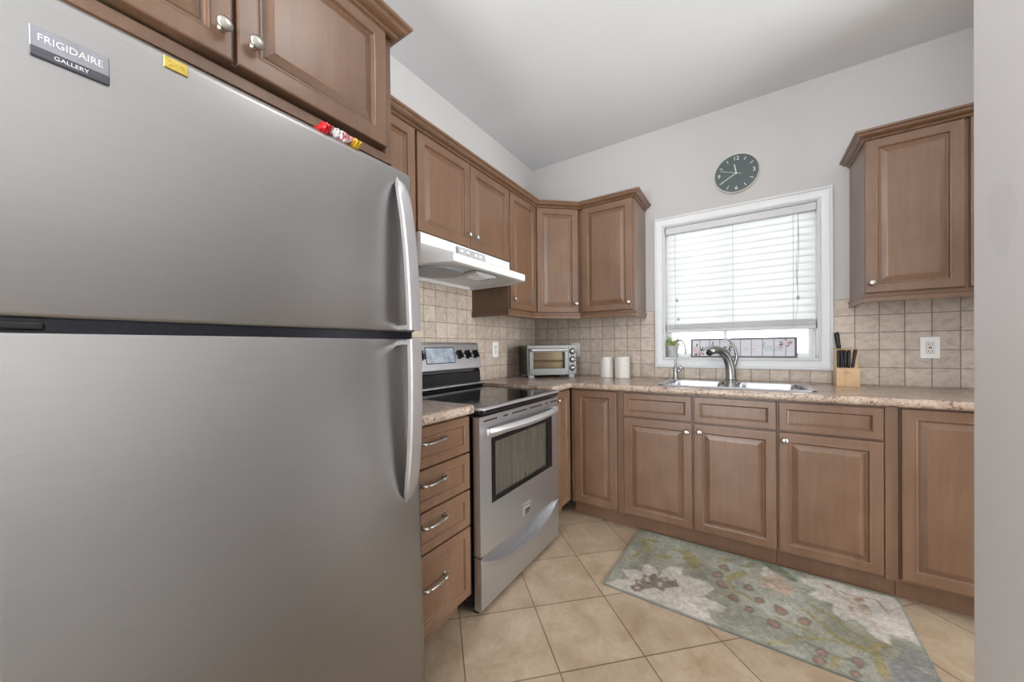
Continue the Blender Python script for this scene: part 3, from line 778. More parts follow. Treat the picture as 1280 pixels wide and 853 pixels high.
# cooktop
bm = bmesh.new(); fx = .694
def top_ring(ins, z):
    p = []
    r = .035
    p.append((.10, -h2+ins)); 
    for k in range(6):
        a = R(-90+90*k/5); p.append((fx-ins-r+r*math.cos(a), -h2+ins+r+r*math.sin(a)))
    for k in range(6):
        a = R(90*k/5); p.append((fx-ins-r+r*math.cos(a), h2-ins-r+r*math.sin(a)))
    p.append((.10, h2-ins)); return [(x, y, z) for x, y in p]
loft(bm, [top_ring(.010, .868), top_ring(.004, .872), top_ring(.0, .884), top_ring(.001, .894), top_ring(.006, .900)])
ct = obj('cooktop_frame', bm, M['black'], rg, smooth='auto')
bm = bmesh.new(); loft(bm, [top_ring(.012, .8985), top_ring(.014, .9015)])
gt = obj('glass_cooktop', bm, M['glassblack'], rg)
bm = bmesh.new(); loft(bm, [top_ring(.0, .8885), top_ring(-.0035, .890), top_ring(-.004, .8945), top_ring(-.001, .8985), top_ring(.008, .9012)], caps=(False, False))
obj('steel_edge_strip', bm, M['handle'], ct, smooth='auto')
M['burner'] = plain('burner_ring_print', (70, 72, 76), .2)
for x, y, r in ((.50, -.19, .115), (.50, .20, .090), (.24, -.19, .080), (.24, .20, .105)):
    bm = bmesh.new()
    for rr in (r, r*.62):
        a = [bm.verts.new((x+rr*math.cos(q*math.pi/24), y+rr*math.sin(q*math.pi/24), .9018)) for q in range(48)]
        b = [bm.verts.new((x+(rr-.0035)*math.cos(q*math.pi/24), y+(rr-.0035)*math.sin(q*math.pi/24), .9018)) for q in range(48)]
        for q in range(48): bm.faces.new((a[q], a[(q+1) % 48], b[(q+1) % 48], b[q]))
    obj('burner_ring', bm, M['burner'], gt)
# backguard: black lower riser, steel control panel above
bm = bmesh.new(); extrude_poly(bm, [(.011, .868), (.112, .868), (.112, .905), (.098, .925), (.092, 1.000), (.080, 1.030), (.011, 1.030)], 'y', -h2+.004, h2-.004)
bmr = obj('backguard_riser', bm, M['black'], rg)
bm = bmesh.new(); extrude_poly(bm, [(.090, .922), (.118, .913), (.122, .918), (.120, .926), (.094, .934)], 'y', -h2+.003, h2-.003)
obj('steel_trim_strip', bm, M['steel'], bmr)
bm = bmesh.new(); extrude_poly(bm, [(.086, 1.008), (.101, 1.006), (.103, 1.012), (.088, 1.018)], 'y', -h2+.003, h2-.08)
obj('steel_trim_strip', bm, M['steel'], bmr)
bm = bmesh.new(); extrude_poly(bm, [(.011, 1.026), (.080, 1.024), (.104, 1.020), (.108, 1.026), (.104, 1.046), (.078, 1.176), (.070, 1.188), (.058, 1.192), (.011, 1.192)], 'y', -h2+.002, h2-.002)
cp = obj('control_panel', bm, M['handle'], rg, smooth='auto')
tiltp = math.atan2(.026, .130)
def on_panel(y, z):
    return (.104-(z-1.046)/.130*.026, y, z)
bm = bmesh.new(); loft(bm, [[(0, y, z) for y, z in rrect(-.118, .120, -.046, .046, .010)], [(.002, y, z) for y, z in rrect(-.116, .118, -.044, .044, .009)]])
dp = obj('display_window', bm, M['display'], cp, loc=on_panel(0, 1.112), rot=(0, -tiltp, 0))
obj('display_surround', slab([-.122, -.118, .120, .124], [-.050, -.046, .046, .050], lambda i, j: not (i == 1 and j == 1), lambda u, v, h: (h, u, v), 0, .0025), M['slot'], dp)
def pknob(y):
    bm = bmesh.new(); lathe(bm, [(.030, 0), (.030, .004), (.026, .006), (.024, .020), (.021, .023)], 24, 'x'); bx(bm, .018, .034, -.007, .007, -.026, .026, .002)
    o = obj('control_knob', bm, M['black'], cp, loc=on_panel(y, 1.114), rot=(R(12), -tiltp, 0), smooth='auto')
    obj('pointer_mark', box(.034, .0345, -.001, .001, .006, .024), M['clock_mark'], o)
for y in (-.330, -.245, -.160, .165, .245, .325): pknob(y)
# door
DX = .676
bm = slab([-h2+.006, -.292, .302, h2-.003], [.262, .466, .756, .858], lambda i, j: not (i == 1 and j == 1), lambda u, v, h: (h, u, v), .640, DX)
bmesh.ops.bevel(bm, geom=[e for e in bm.edges if len(e.link_faces) == 2 and e.calc_face_angle() > 1 and all(v.co.x > DX-.001 for v in e.verts)], offset=.004, segments=3, affect='EDGES')
dr = obj('oven_door', bm, M['steel'], rg, smooth='auto')
obj('window_frame', slab([-.292, -.262, .245, .302], [.466, .486, .734, .756], lambda i, j: not (i == 1 and j == 1), lambda u, v, h: (h, u, v), .655, DX+.0005), M['black'], dr)
obj('window_pane', box(.662, .666, -.266, .268, .482, .738), M['oven_glass'], dr)
bm = bmesh.new()
bx(bm, .640, .643, -.292, .302, .466, .756)
obj('inner_liner', bm, M['oven_in'], dr)
for y0, y1 in ((-.345, -.245), (-.195, -.155), (-.120, .020), (.050, .185), (.225, .255), (.285, .37)): obj('vent_slot', box(DX-.012, DX+.0006, y0, y1, .834, .842), M['slot'], dr)
bm = bmesh.new(); rings = []; N = 26
for i in range(N+1):
    u = i/N; y = -.345+.69*u; s = math.sin(math.pi*u)**.55
    off = .006+.046*s; th = .004+.009*s; hh = .012+.008*s
    z = .792+.0*s
    rings.append([(DX+off-th, y, z-hh*.6), (DX+off-th, y, z+hh*.6), (DX+off, y, z+hh), (DX+off+th*.8, y, z+hh*.6), (DX+off+th*1.2, y, z), (DX+off+th*.8, y, z-hh*.6), (DX+off, y, z-hh)])
loft(bm, rings)
for s in (-1, 1): bx(bm, DX-.001, DX+.022, s*.335-.012, s*.335+.012, .778, .806, .003)
obj('door_handle', bm, M['handle'], dr, smooth='auto')
# crest style emblem: a double barred F with small dark lettering under it
bm = bmesh.new()
bx(bm, DX, DX+.003, .010-.040, .018-.040, .302, .362, .001, 1); bx(bm, DX, DX+.003, -.030, .040, .354, .364, .001, 1); bx(bm, DX, DX+.003, -.022, .040, .336, .344, .001, 1)
em = obj('emblem', bm, M['handle'], dr)
obj('emblem_mark', box(DX, DX+.002, -.004, .038, .318, .326, .001, 1), M['slot'], em)
obj('emblem_mark', box(DX, DX+.002, -.004, .030, .306, .312, .001, 1), M['slot'], em)
# storage drawer with smile-shaped scoop under its top edge
bm = bmesh.new(); N = 28; DXf = .676
ycols = [-h2+.006+(rw-.010)*i/N for i in range(N+1)]
def lip(y):
    u = min(1, abs(y)/(h2-.012)); return .160+.084*u**2.2
rows = []
for y in ycols:
    lz = lip(y)
    k = 1-min(1, abs(y)/(h2-.012))**3
    rows.append([(.640, y, .030), (DXf-.006, y, .026), (DXf, y, .034), (DXf+.002, y, lz-.020), (DXf+.010*k+.001, y, lz-.006), (DXf+.011*k+.001, y, lz), (DXf+.006*k, y, lz+.004), (DXf-.012*k-.001, y, lz+.003), (DXf-.034*k-.002, y, lz+.002), (DXf-.036*k-.002, y, min(.2505, lz+.004+.030*k)), (DXf-.034*k-.0015, y, .2515), (DXf-.0355, y, .255), (.640, y, .255)])
loft(bm, rows)
obj('storage_drawer', bm, M['steel'], rg)

# ------------------------------------------------------------------ range hood
hd = thing('range_hood', 'white under cabinet range hood above the cooktop', 'range hood', (.001, -1.316, 1.557))
bm = bmesh.new(); hw = .382
def hr(fxx, ins, z, cham):
    return [(.0, -hw, z), (.345, -hw, z), (fxx, -hw+cham, z), (fxx, hw-cham, z), (.345, hw, z), (.0, hw, z)]
loft(bm, [hr(.485, 0, 0, .062), hr(.495, 0, .004, .060), hr(.495, 0, .040, .060), hr(.488, 0, .045, .062), hr(.346, 0, .095, .001), hr(.336, 0, .152, .001)], caps=(False, True))
# underside: flat rim, then a recessed pan
r0 = hr(.485, 0, 0, .062)
def ins(r, d, z): return [(min(max(x, d*1.4), .485-d), max(-hw+d*1.1+(.04 if x > .4 else 0), min(hw-d*1.1-(.04 if x > .4 else 0), y)), z) for x, y, _ in r]
loft(bm, [r0, ins(r0, .018, 0), ins(r0, .026, .030)], caps=(False, True))
bmesh.ops.remove_doubles(bm, verts=bm.verts[:], dist=1e-5)
obj('hood_body', bm, M['hood'], hd, smooth='auto')
bm = bmesh.new(); bx(bm, .03, .455, -.34, .34, .018, .0285, .002)
un = obj('hood_underside', bm, M['hood_under'], hd)
bm = bmesh.new(); lathe(bm, [(.15, .018), (.145, .006), (.11, .001), (.02, -.001), (.001, -.001)], 36, c=(.22, -.15, 0))
for v in bm.verts: v.co.x = .22+(v.co.x-.22)*.95
obj('fan_filter', bm, M['hood_grey'], un, smooth='auto')
bm = bmesh.new(); bx(bm, .30, .42, -.05, .13, -.004, .0185, .010, 3)
ln_ = obj('lamp_lens', bm, M['lens'], un, smooth='auto')
bm = bmesh.new()
for k in range(4): bx(bm, .315+k*.026, .325+k*.026, -.02, .10, -.007, -.003, .001, 1)
obj('lens_ribs', bm, M['vinyl'], ln_)
bm = bmesh.new(); bx(bm, .352, .358, -.13, .11, .097, .137)
for v in bm.verts: v.co.x -= (v.co.z-.097)*.175
cpn = obj('control_strip', bm, M['plastic_grey'], hd)
for y in (-.10, -.05, .02, .06): obj('rocker_switch', box(.350, .3585, y-.012, y+.012, .110, .124, .001, 1), M['hood'], cpn)

# ------------------------------------------------------------------ things on the worktop
Z = .9158
tw = thing('toaster_oven', 'silver countertop toaster oven set diagonally in the worktop corner', 'toaster oven', (.218, -.500, Z), R(45))
Wt, Dt, Ht = .400, .28, .256
obj('oven_case', box(.0, Wt, .012, Dt, .020, Ht, .010, 3), M['toaster'], tw, smooth='auto')
bm = slab([.001, .040, .304, .398], [.024, .060, .214, Ht-.003], lambda i, j: not (i == 1 and j == 1), lambda u, v, h: (u, h, v), .0, .014)
obj('front_frame', bm, M['toaster'], tw)
od = obj('oven_door', slab([.014, .044, .300, .326], [.032, .072, .200, .232], lambda i, j: not (i == 1 and j == 1), lambda u, v, h: (u, h, v), -.012, .002), M['toaster'], tw)
obj('door_glass', box(.042, .302, -.006, -.003, .070, .202), M['toast_glass'], od)
bm = bmesh.new(); tube(bm, [(.026, -.036, .217), (.314, -.036, .217)], .010, 12)
for x in (.040, .300): bx(bm, x-.006, x+.006, -.034, -.010, .210, .224)
obj('door_handle', bm, M['handle'], od, smooth='auto')
obj('cavity', box(.036, .308, .0135, .016, .052, .218), M['oven_in'], tw)
bm = bmesh.new()
tube(bm, [(.046, .006, .136), (.298, .006, .136)], .004, 8); tube(bm, [(.046, .006, .126), (.298, .006, .126)], .002, 8)
for k in range(13): tube(bm, [(.055+k*.019, .002, .120), (.055+k*.019, .011, .120)], .0016, 6)
obj('wire_rack', bm, M['glow_bar'], tw)
pn = obj('control_column', box(.332, .396, -.004, .006, .032, .240, .003), M['toaster'], tw)
for z in (.205, .140, .075):
    bm = bmesh.new(); lathe(bm, [(.020, -.004), (.020, -.007), (.0165, -.010), (.015, -.024), (.012, -.026)], 20, 'y'); bx(bm, -.003, .003, -.030, -.020, -.016, .016, .001, 1)
    obj('knob', bm, M['chrome'], tw, loc=(.364, .0, z), smooth='auto')
    bm = bmesh.new(); lathe(bm, [(.026, -.0038), (.026, -.0050), (.021, -.0050)], 24, 'y'); obj('dial_ring', bm, M['slot'], tw, loc=(.364, 0, z))
for x in (.035, .365):
    for y in (.035, .245): obj('foot', box(x-.022, x+.022, y-.020, y+.014, .0, .022, .003), M['plastic_grey'], tw)

def canister(x, y, r, h, label):
    t = thing('canister', label, 'canister', (x, y, Z), 0, 'white canisters on the worktop')
    bm = bmesh.new(); n = 56; rings = []
    for rr, z in ((.96, 0), (1, .003), (1, h*.86)):
        rings.append([((r*rr*(1+(.006 if q % 2 else 0)))*math.cos(2*math.pi*q/n), (r*rr*(1+(.006 if q % 2 else 0)))*math.sin(2*math.pi*q/n), z) for q in range(n)])
    loft(bm, rings); obj('jar', bm, M['ceramic'], t)
    bm = bmesh.new(); lathe(bm, [(r*.99, h*.862), (r*1.01, h*.868), (r*1.01, h*.97), (r*.98, h*.985), (r*.90, h), (.001, h)], 40); obj('lid', bm, M['ceramic'], t, smooth='auto')
canister(.712, -.118, .0515, .160, 'left one of two white cylindrical canisters near the corner')
canister(.832, -.125, .0545, .163, 'right one of two white cylindrical canisters, slightly wider and nearer the sink')

# knife block with knives
kb = thing('knife_block', 'pale wooden knife block standing on the worktop right of the window', 'knife block', (2.085, -.150, Z))
bm = bmesh.new(); extrude_poly(bm, [(0, 0), (.085, 0), (.085, .208), (.062, .212), (.045, .205), (.036, .104), (0, .104)], 'x', -.047, .050)
bmesh.ops.bevel(bm, geom=bm.edges[:], offset=.0015, segments=2, affect='EDGES')
obj('block_body', bm, M['beech'], kb)
bm = bmesh.new()
for x in (-.036, -.022, -.006, .006, .024): bx(bm, x-.0012, x+.0012, .006, .030, .1035, .1045)
obj('knife_slots', bm, M['slot'], kb)
text_mesh('block_mark', 'knives', .009, M['badge_dark'], kb, (0, -.0006, .078), (R(90), 0, 0), .0002) if False else None
obj('printed_mark', box(-.018, .010, -.0006, .0004, .0755, .0785), M['badge_dark'], kb)
def knife(x, y, z0, ln, lean, label, wd=.0125, grp='small black handled knives in the block'):
    k = thing('knife', label, 'knife', (2.085+x, -.150+y, Z+z0), 0, grp)
    k.rotation_euler = (R(lean[0]), R(lean[1]), 0)
    bm = bmesh.new()
    pr = [(.80, .60, 0), (1, .8, .012), (.86, .75, ln*.35), (.95, .8, ln*.6), (1.05, .9, ln*.85), (.85, .7, ln)]
    loft(bm, [[(wd*.82*b*math.cos(a), wd*w_*math.sin(a)*.9, z) for a in [2*math.pi*q/12 for q in range(12)]] for w_, b, z in pr])
    obj('handle', bm, M['knife'], k, smooth=True)
    obj('blade', box(-.0008, .0008, -wd*.75, wd*.75, -.0, .004), M['chrome'], k)
    bm = bmesh.new()
    for q in (.3, .5, .72): lathe(bm, [(.0022, -.0085), (.0022, .0085)], 8, 'x', c=(0, 0, ln*q))
    obj('rivets', bm, M['chrome'], k)
    return k
knife(-.026, .066, .2135, .094, (0, -7), 'tallest black handled knife rising at the left of the block', .017, None)
for i, (x, ln, lean, lab) in enumerate(((-.036, .098, (0, 0), 'short black knife at the left edge of the block, in front of the tallest'), (-.022, .100, (0, -1), 'second short black knife from the left in the block'),
                           (-.006, .098, (0, -2), 'middle short black knife in the block'), (.006, .099, (0, 1), 'short black knife second from the right in the block'), (.022, .102, (0, 7), 'short black knife at the right, leaning right in the block'))):
    knife(x, .016, .106, ln, lean, lab, .011)

# outlets
def outlet(name, label, loc, rotz, kind, blank=False):
    t = thing(name, label, kind, loc, rotz)
    obj('cover_plate', box(-.036, .036, -.006, 0, -.058, .058, .002, 2), M['white_plastic'], t)
    f = obj('receptacle', box(-.0165, .0165, -.008, -.004, -.034, .034, .001, 1), M['ceramic'], t)
    bm = bmesh.new()
    for z in (.018, -.018):
        bx(bm, -.008, -.006, -.0086, -.0078, z-.004, z+.005); bx(bm, .006, .008, -.0086, -.0078, z-.003, z+.004)
        lathe(bm, [(.002, -.0086), (.002, -.0078)], 8, 'y', c=(0, 0, z-.009))
    if not blank: bx(bm, -.006, .006, -.0086, -.0078, -.003, .003)
    obj('slots', bm, M['slot'], f)
    return t
outlet('wall_outlet', 'white double outlet on the tiles right of the knife block', (2.432, -.009, 1.130), 0, 'outlet')
outlet('wall_outlet', 'white outlet on the left tiled wall beyond the range', (.009, -.636, 1.142), R(90), 'outlet', True)
outlet('wall_outlet', 'white outlet half hidden behind the toaster oven', (.408, -.009, 1.130), 0, 'outlet', True)

# wall clock
ck = thing('wall_clock', 'round dark grey wall clock with white numerals above the window', 'clock', (1.565, 0, 2.302))
bm = bmesh.new(); lathe(bm, [(.124, 0), (.1275, -.004), (.1275, -.028), (.1255, -.031), (.1235, -.0305), (.1235, -.024), (.001, -.024)], 72, 'y')
obj('clock_case', bm, M['ceramic'], ck, smooth='auto')
bm = bmesh.new(); lathe(bm, [(.1232, -.024), (.1232, -.0262), (.001, -.0262)], 72, 'y')
cf = obj('clock_face', bm, M['clock_face'], ck, smooth='auto')
for k in range(12):
    a = R(30*k); r = .098
    if k % 3 == 0:
        text_mesh('numeral', {0: '12', 3: '3', 6: '6', 9: '9'}[k], .036, M['clock_mark'], cf, (r*math.sin(a), -.0268, r*math.cos(a)), (R(90), 0, 0), .0004)
    else:
        obj('hour_mark', box(-.0018, .0018, -.0272, -.0262, r-.011, r+.011), M['clock_mark'], cf, rot=(0, a, 0))
def hand(deg, l0, l1, wd, y):
    obj('clock_hand', box(-wd, wd, y-.001, y, -l0, l1), M['clock_mark'], ck, rot=(0, R(deg), 0))
hand(350, .0, .062, .0026, -.0285); hand(240, .0, .100, .0020, -.030); hand(290, .030, .098, .0010, -.031)
bm = bmesh.new(); lathe(bm, [(.005, -.026), (.005, -.032), (.001, -.033)], 16, 'y'); obj('hand_hub', bm, M['clock_mark'], ck)

# window sill plant
pl = thing('potted_plant', 'small green plant in a pale grey pot on the window sill', 'plant', (1.160, .040, WZ0+.004))
bm = bmesh.new(); lathe(bm, [(.028, 0), (.030, .002), (.041, .078), (.043, .082), (.043, .086), (.039, .086), (.036, .070), (.001, .070)], 30)
pt = obj('pot', bm, M['pot'], pl, smooth='auto')
obj('soil', lathe(bmesh.new(), [(.037, .071), (.034, .076), (.001, .077)], 20), M['soil'], pt)
bm = bmesh.new(); rr = random.Random(8)
for i in range(230):
    a = rr.uniform(0, 2*math.pi); ph = rr.uniform(.15, 1.35); L_ = rr.uniform(.03, .075)
    d = Vector((math.cos(a)*math.cos(ph), math.sin(a)*math.cos(ph)*.7, math.sin(ph)))
    b0 = Vector((rr.uniform(-.025, .025), rr.uniform(-.020, .020), .078)); tip = b0+d*L_; tip.y = max(-.055, min(.03, tip.y))
    for s in range(2):
        c0 = b0+(tip-b0)*(.5+.5*s); ll = rr.uniform(.010, .018); dd = (d+Vector((rr.uniform(-.7, .7), rr.uniform(-.7, .7), rr.uniform(-.5, .6)))).normalized()
        sd = dd.cross(Vector((rr.uniform(-1, 1), rr.uniform(-1, 1), .3))).normalized()*ll*.28
        v = [bm.verts.new(c0), bm.verts.new(c0+dd*ll*.5+sd), bm.verts.new(c0+dd*ll), bm.verts.new(c0+dd*ll*.5-sd)]; bm.faces.new(v)
for i in range(26):
    a = rr.uniform(0, 6.28); q = rr.uniform(.0, .04); tube(bm, [(q*.5*math.cos(a), q*.5*math.sin(a), .074), (q*math.cos(a), q*.7*math.sin(a), .125)], .0008, 4)
obj('foliage', bm, M['leaf'], pl)

# welcome sign
sg = thing('welcome_sign', 'long grey framed wooden sign with script lettering on the window sill', 'sign', (1.582, .048, WZ0+.0045))
SW, SH = .302, .133
fo = obj('sign_board', box(-SW+.008, SW-.008, -.002, .010, .006, SH-.006), M['sign'], sg)
obj('sign_frame', slab([-SW, -SW+.011, SW-.013, SW], [0, .010, SH-.010, SH], lambda i, j: not (i == 1 and j == 1), lambda u, v, h: (u, h, v), -.008, .014), M['sign_frame'], sg)
G = {   # handwriting strokes per letter: width, list of polylines (x height = 1)
 'w': (1.5, [[(0, .95), (.10, .5), (.2, .05), (.4, .1), (.62, .9), (.66, .3), (.8, .02), (1.0, .15), (1.3, .95)]]),
 'e': (.95, [[(-.1, .3), (.3, .45), (.6, .75), (.42, .98), (.15, .7), (.12, .3), (.35, .02), (.8, .25)]]),
 'l': (.65, [[(-.1, .3), (.35, 1.0), (.48, 1.75), (.3, 1.9), (.15, 1.3), (.12, .3), (.3, .0), (.6, .25)]]),
 'c': (.85, [[(.6, .78), (.4, .97), (.15, .7), (.1, .3), (.33, .02), (.75, .25)]]),
 'o': (.95, [[(.55, .92), (.2, .9), (.05, .45), (.25, .02), (.6, .2), (.68, .65), (.5, .95), (.6, .8), (.95, .85)]]),
 'm': (1.5, [[(0, .9), (.08, .5), (.1, 0), (.2, .6), (.42, .95), (.5, .6), (.5, 0), (.62, .6), (.85, .95), (.95, .6), (.95, .15), (1.1, .0), (1.4, .3)]]),
 't': (.7, [[(.35, 1.6), (.25, .8), (.25, .15), (.4, 0), (.65, .2)], [(.0, 1.05), (.6, 1.1)]]),
 'u': (1.1, [[(0, .9), (.1, .3), (.25, .02), (.5, .2), (.7, .9), (.7, .2), (.85, 0), (1.1, .25)]]),
 'r': (.8, [[(0, .85), (.15, .95), (.15, 0), (.25, .6), (.5, .95), (.75, .85)]]),
 'h': (1.1, [[(-.1, .3), (.3, 1.1), (.42, 1.8), (.25, 1.9), (.12, 1.2), (.1, 0), (.2, .6), (.5, .95), (.65, .6), (.65, .15), (.8, 0), (1.05, .25)]]),
 's': (.75, [[(-.1, .3), (.35, 1.0), (.5, .55), (.5, .15), (.25, .0), (.05, .1)]]),
}
def script(word, x0, z0, s, rad, mat, asp=1.0):
    bm = bmesh.new(); x = x0
    for ch in word:
        if ch == ' ': x += .6*s; continue
        wdt, st = G[ch]
        for pl_ in st: tube(bm, smooth_path([(x+(u+.15*v)*s*asp, -.0022, z0+v*s) for u, v in pl_], 4), rad, 5, flat=(1, 1))
        x += wdt*s*asp
    for v in bm.verts: v.co.y = -.0022+(v.co.y+.0022)*.35
    return obj('script_lettering', bm, mat, fo)
script('welcome', -.245, .044, .034, .0021, M['ink'], .80)
script('to our', .020, .048, .014, .0010, M['ink_pink'], 1.05)
script('house', .118, .046, .030, .0013, M['ink_teal'], .78)
def flower(cx_, cz_, s, mats, seed):
    rr = random.Random(seed); bm = bmesh.new()
    for k in range(6):
        a = k*math.pi/3+rr.uniform(-.2, .2); L_ = s*rr.uniform(.8, 1.1)
        P = [(0, 0), (.45, .28), (.85, .22), (1, 0), (.85, -.22), (.45, -.28)]
        vs = [bm.verts.new((cx_+L_*(u*math.cos(a)-v*math.sin(a)), -.0024-.0001*k, cz_+L_*(u*math.sin(a)+v*math.cos(a)))) for u, v in P]; bm.faces.new(vs)
    lf = bmesh.new()
    for k in range(5):
        a = rr.uniform(0, 6.28); L_ = s*1.7
        P = [(.4, 0), (.7, .12), (1, 0), (.7, -.12)]
        vs = [(cx_+L_*(u*math.cos(a)-v*math.sin(a)), -.0022, cz_+L_*(u*math.sin(a)+v*math.cos(a))) for u, v in P]
        vs = [lf.verts.new((max(-SW+.012, min(SW-.012, x)), y, max(.010, min(SH-.010, z)))) for x, y, z in vs]; lf.faces.new(vs)
    for v in bm.verts: v.co.x = max(-SW+.010, min(SW-.010, v.co.x)); v.co.z = max(.010, min(SH-.010, v.co.z))
    obj('painted_leaves', lf, M['sage'], fo); obj('painted_flower', bm, mats, fo)
flower(-.268, .052, .030, M['rose_pale'], 1); flower(-.245, .028, .018, M['rose'], 2); flower(.245, .096, .022, M['rose_pale'], 5); flower(.258, .090, .014, M['rose'], 6); flower(.222, .078, .010, M['rose'], 7)

# ------------------------------------------------------------------ rug
def rug():
    FL, BL, BR, FR = [Vector(p) for p in ((1.033, -1.188), (1.058, -.556), (2.176, -.562), (2.152, -1.215))]
    NX, NY = 330, 190
    u, v = np.meshgrid(np.linspace(0, 1, NX), np.linspace(0, 1, NY))      # v: 0 front, 1 back
    X = (1-u)*(1-v)*FL.x+u*(1-v)*FR.x+u*v*BR.x+(1-u)*v*BL.x
    Y = (1-u)*(1-v)*FL.y+u*(1-v)*FR.y+u*v*BR.y+(1-u)*v*BL.y
    rs = np.random.RandomState(5)
    def vnoise(n):
        g = rs.rand(n+2, n+2); a = u*n; b = v*n*.58
        i = a.astype(int); j = b.astype(int); fa = a-i; fb = b-j; fa = fa*fa*(3-2*fa); fb = fb*fb*(3-2*fb)
        return (g[j, i]*(1-fa)+g[j, i+1]*fa)*(1-fb)+(g[j+1, i]*(1-fa)+g[j+1, i+1]*fa)*fb
    n1, n2, n3, n4 = vnoise(9), vnoise(30), vnoise(90), vnoise(22)
    WXn = (n2-.5)*.020; WYn = (n4-.5)*.020
    Xw, Yw = X+WXn, Y+WYn
    col = np.zeros((NY, NX, 3)); col[:] = (152, 151, 136)
    col += (n1-.5)[..., None]*np.array((20, 22, 26)); col += (n4-.5)[..., None]*np.array((16, 12, 10))
    def poly(pts, c, op=1.0, feather=None):
        P = np.array(pts); ins = np.zeros(Xw.shape, bool); j = len(P)-1
        for i in range(len(P)):
            xi, yi = P[i]; xj, yj = P[j]
            if yi != yj:
                cond = ((yi > Yw) != (yj > Yw)) & (Xw < (xj-xi)*(Yw-yi)/(yj-yi)+xi); ins ^= cond
            j = i
        col[ins] = col[ins]*(1-op)+np.array(c)*op
    def stroke(pts, wdt, c, op=1.0):
        P = np.array(pts); dmin = np.full(Xw.shape, 9.)
        for a, b in zip(P[:-1], P[1:]):
            d = b-a; L2 = (d**2).sum()+1e-9; t_ = np.clip(((Xw-a[0])*d[0]+(Yw-a[1])*d[1])/L2, 0, 1)
            dmin = np.minimum(dmin, np.hypot(Xw-a[0]-t_*d[0], Yw-a[1]-t_*d[1]))
        k = np.clip((wdt-dmin)/(wdt*.35), 0, 1)[..., None]*op
        col[:] = col*(1-k)+np.array(c)*k
    def T(ox, oy, s): return lambda L: [floor_pt(ox+x/s, oy+y/s, .008) for x, y in L]
    A = T(740, 640, 7.975); B = T(860, 660, 7.975); D = T(960, 690, 5.233); E8 = T(720, 640, 2.4615)
    cream = (192, 184, 172); mustard = (146, 134, 96); brown = (122, 108, 98); bud = (122, 108, 98); budc = (158, 124, 108); tan = (176, 158, 140)
    # greyer, darker area at the near right corner
    poly(D([(820, 700), (900, 640), (1010, 640), (1140, 853), (1000, 960), (760, 900)]), (128, 124, 128), .55)
    # stems
    for L in (([(240, 380), (400, 520), (560, 620), (700, 650)]), ([(300, 370), (420, 420), (540, 530), (740, 620)])): stroke(D(L), .012, mustard, .8)
    for L in (([(0, 600), (150, 580), (230, 572), (520, 590)]), ([(80, 440), (220, 500), (380, 600)])): stroke(D(L), .009, mustard, .7)
    stroke(D([(170, 540), (300, 620), (460, 690), (560, 700)]), .005, (110, 110, 98), .7)
    stroke(B([(700, 760), (600, 690), (480, 640), (420, 560), (400, 480)]), .009, mustard, .7); stroke(B([(280, 640), (400, 690), (480, 740)]), .011, (140, 132, 96), .8)
    stroke(D([(420, 760), (450, 700), (470, 690)]), .012, mustard, .8)
    poly(D([(660, 640), (740, 600), (735, 680), (800, 800), (790, 845), (720, 780), (680, 700)]), mustard, .9)
    stroke(D([(560, 600), (660, 650), (740, 610), (770, 600)]), .012, mustard, .85)
    # mustard leaves at the back
    poly(A([(480, 270), (560, 265), (690, 300), (640, 312), (550, 295), (610, 400), (520, 385), (420, 450), (410, 430), (510, 360)]), mustard, .85)
    poly(A([(610, 410), (700, 430), (830, 470), (740, 480), (640, 450)]), mustard, .9)
    poly(A([(770, 380), (900, 385), (960, 375), (1080, 480), (1085, 525), (1040, 520), (1050, 590), (960, 545), (920, 480), (900, 420)]), mustard, .9)
    poly(B([(320, 310), (400, 300), (445, 335), (380, 350)]), mustard, .8); poly(B([(505, 385), (640, 345), (710, 370), (600, 392)]), (132, 128, 92), .8)
    poly(B([(440, 460), (530, 425), (605, 450), (520, 495), (410, 535), (430, 600), (405, 560), (390, 490)]), mustard, .85)
    poly(B([(720, 355), (800, 365), (900, 430), (1000, 475), (1120, 530), (1080, 550), (960, 485), (850, 425)]), (112, 116, 92), .8)
    poly(D([(0, 85), (90, 110), (190, 175), (170, 200), (80, 150), (0, 110)]), (112, 116, 92), .7)
    # first cream flower
    poly(A([(285, 570), (380, 575), (500, 600), (520, 650), (420, 705), (330, 650)]), cream)
    poly(A([(488, 570), (565, 512), (652, 590), (640, 650), (520, 640)]), cream)
    poly(A([(640, 680), (690, 580), (790, 545), (905, 550), (918, 640), (850, 700), (760, 720)]), cream)
    poly(E8([(330, 195), (400, 215), (432, 240), (380, 262), (400, 268), (462, 295), (440, 303), (400, 297), (432, 348), (330, 318), (240, 285), (150, 252), (90, 222), (130, 212), (180, 205), (220, 225), (280, 225)]), cream)
    poly(A([(370, 730), (440, 725), (408, 668), (510, 690), (515, 618), (580, 642), (608, 608), (655, 665), (740, 648), (760, 692), (855, 680), (840, 745), (740, 760), (730, 805), (640, 762), (520, 780), (420, 792)]), brown, .9)
    for L in (([(530, 650), (570, 640), (590, 690), (550, 700)]), ([(440, 690), (500, 695), (520, 730), (470, 715)]), ([(670, 710), (710, 700), (715, 745), (680, 755)]), ([(690, 665), (740, 660), (740, 700), (700, 690)]), ([(420, 745), (470, 740), (490, 765), (430, 770)])): poly(A(L), (182, 170, 158), .9)
    # small cream flower
    poly(B([(718, 405), (790, 395), (860, 460), (905, 470), (1000, 560), (1062, 620), (1050, 675), (960, 695), (850, 620), (740, 595), (705, 500)]), tan)
    poly(B([(718, 405), (790, 395), (862, 470), (800, 495), (730, 480)]), cream)
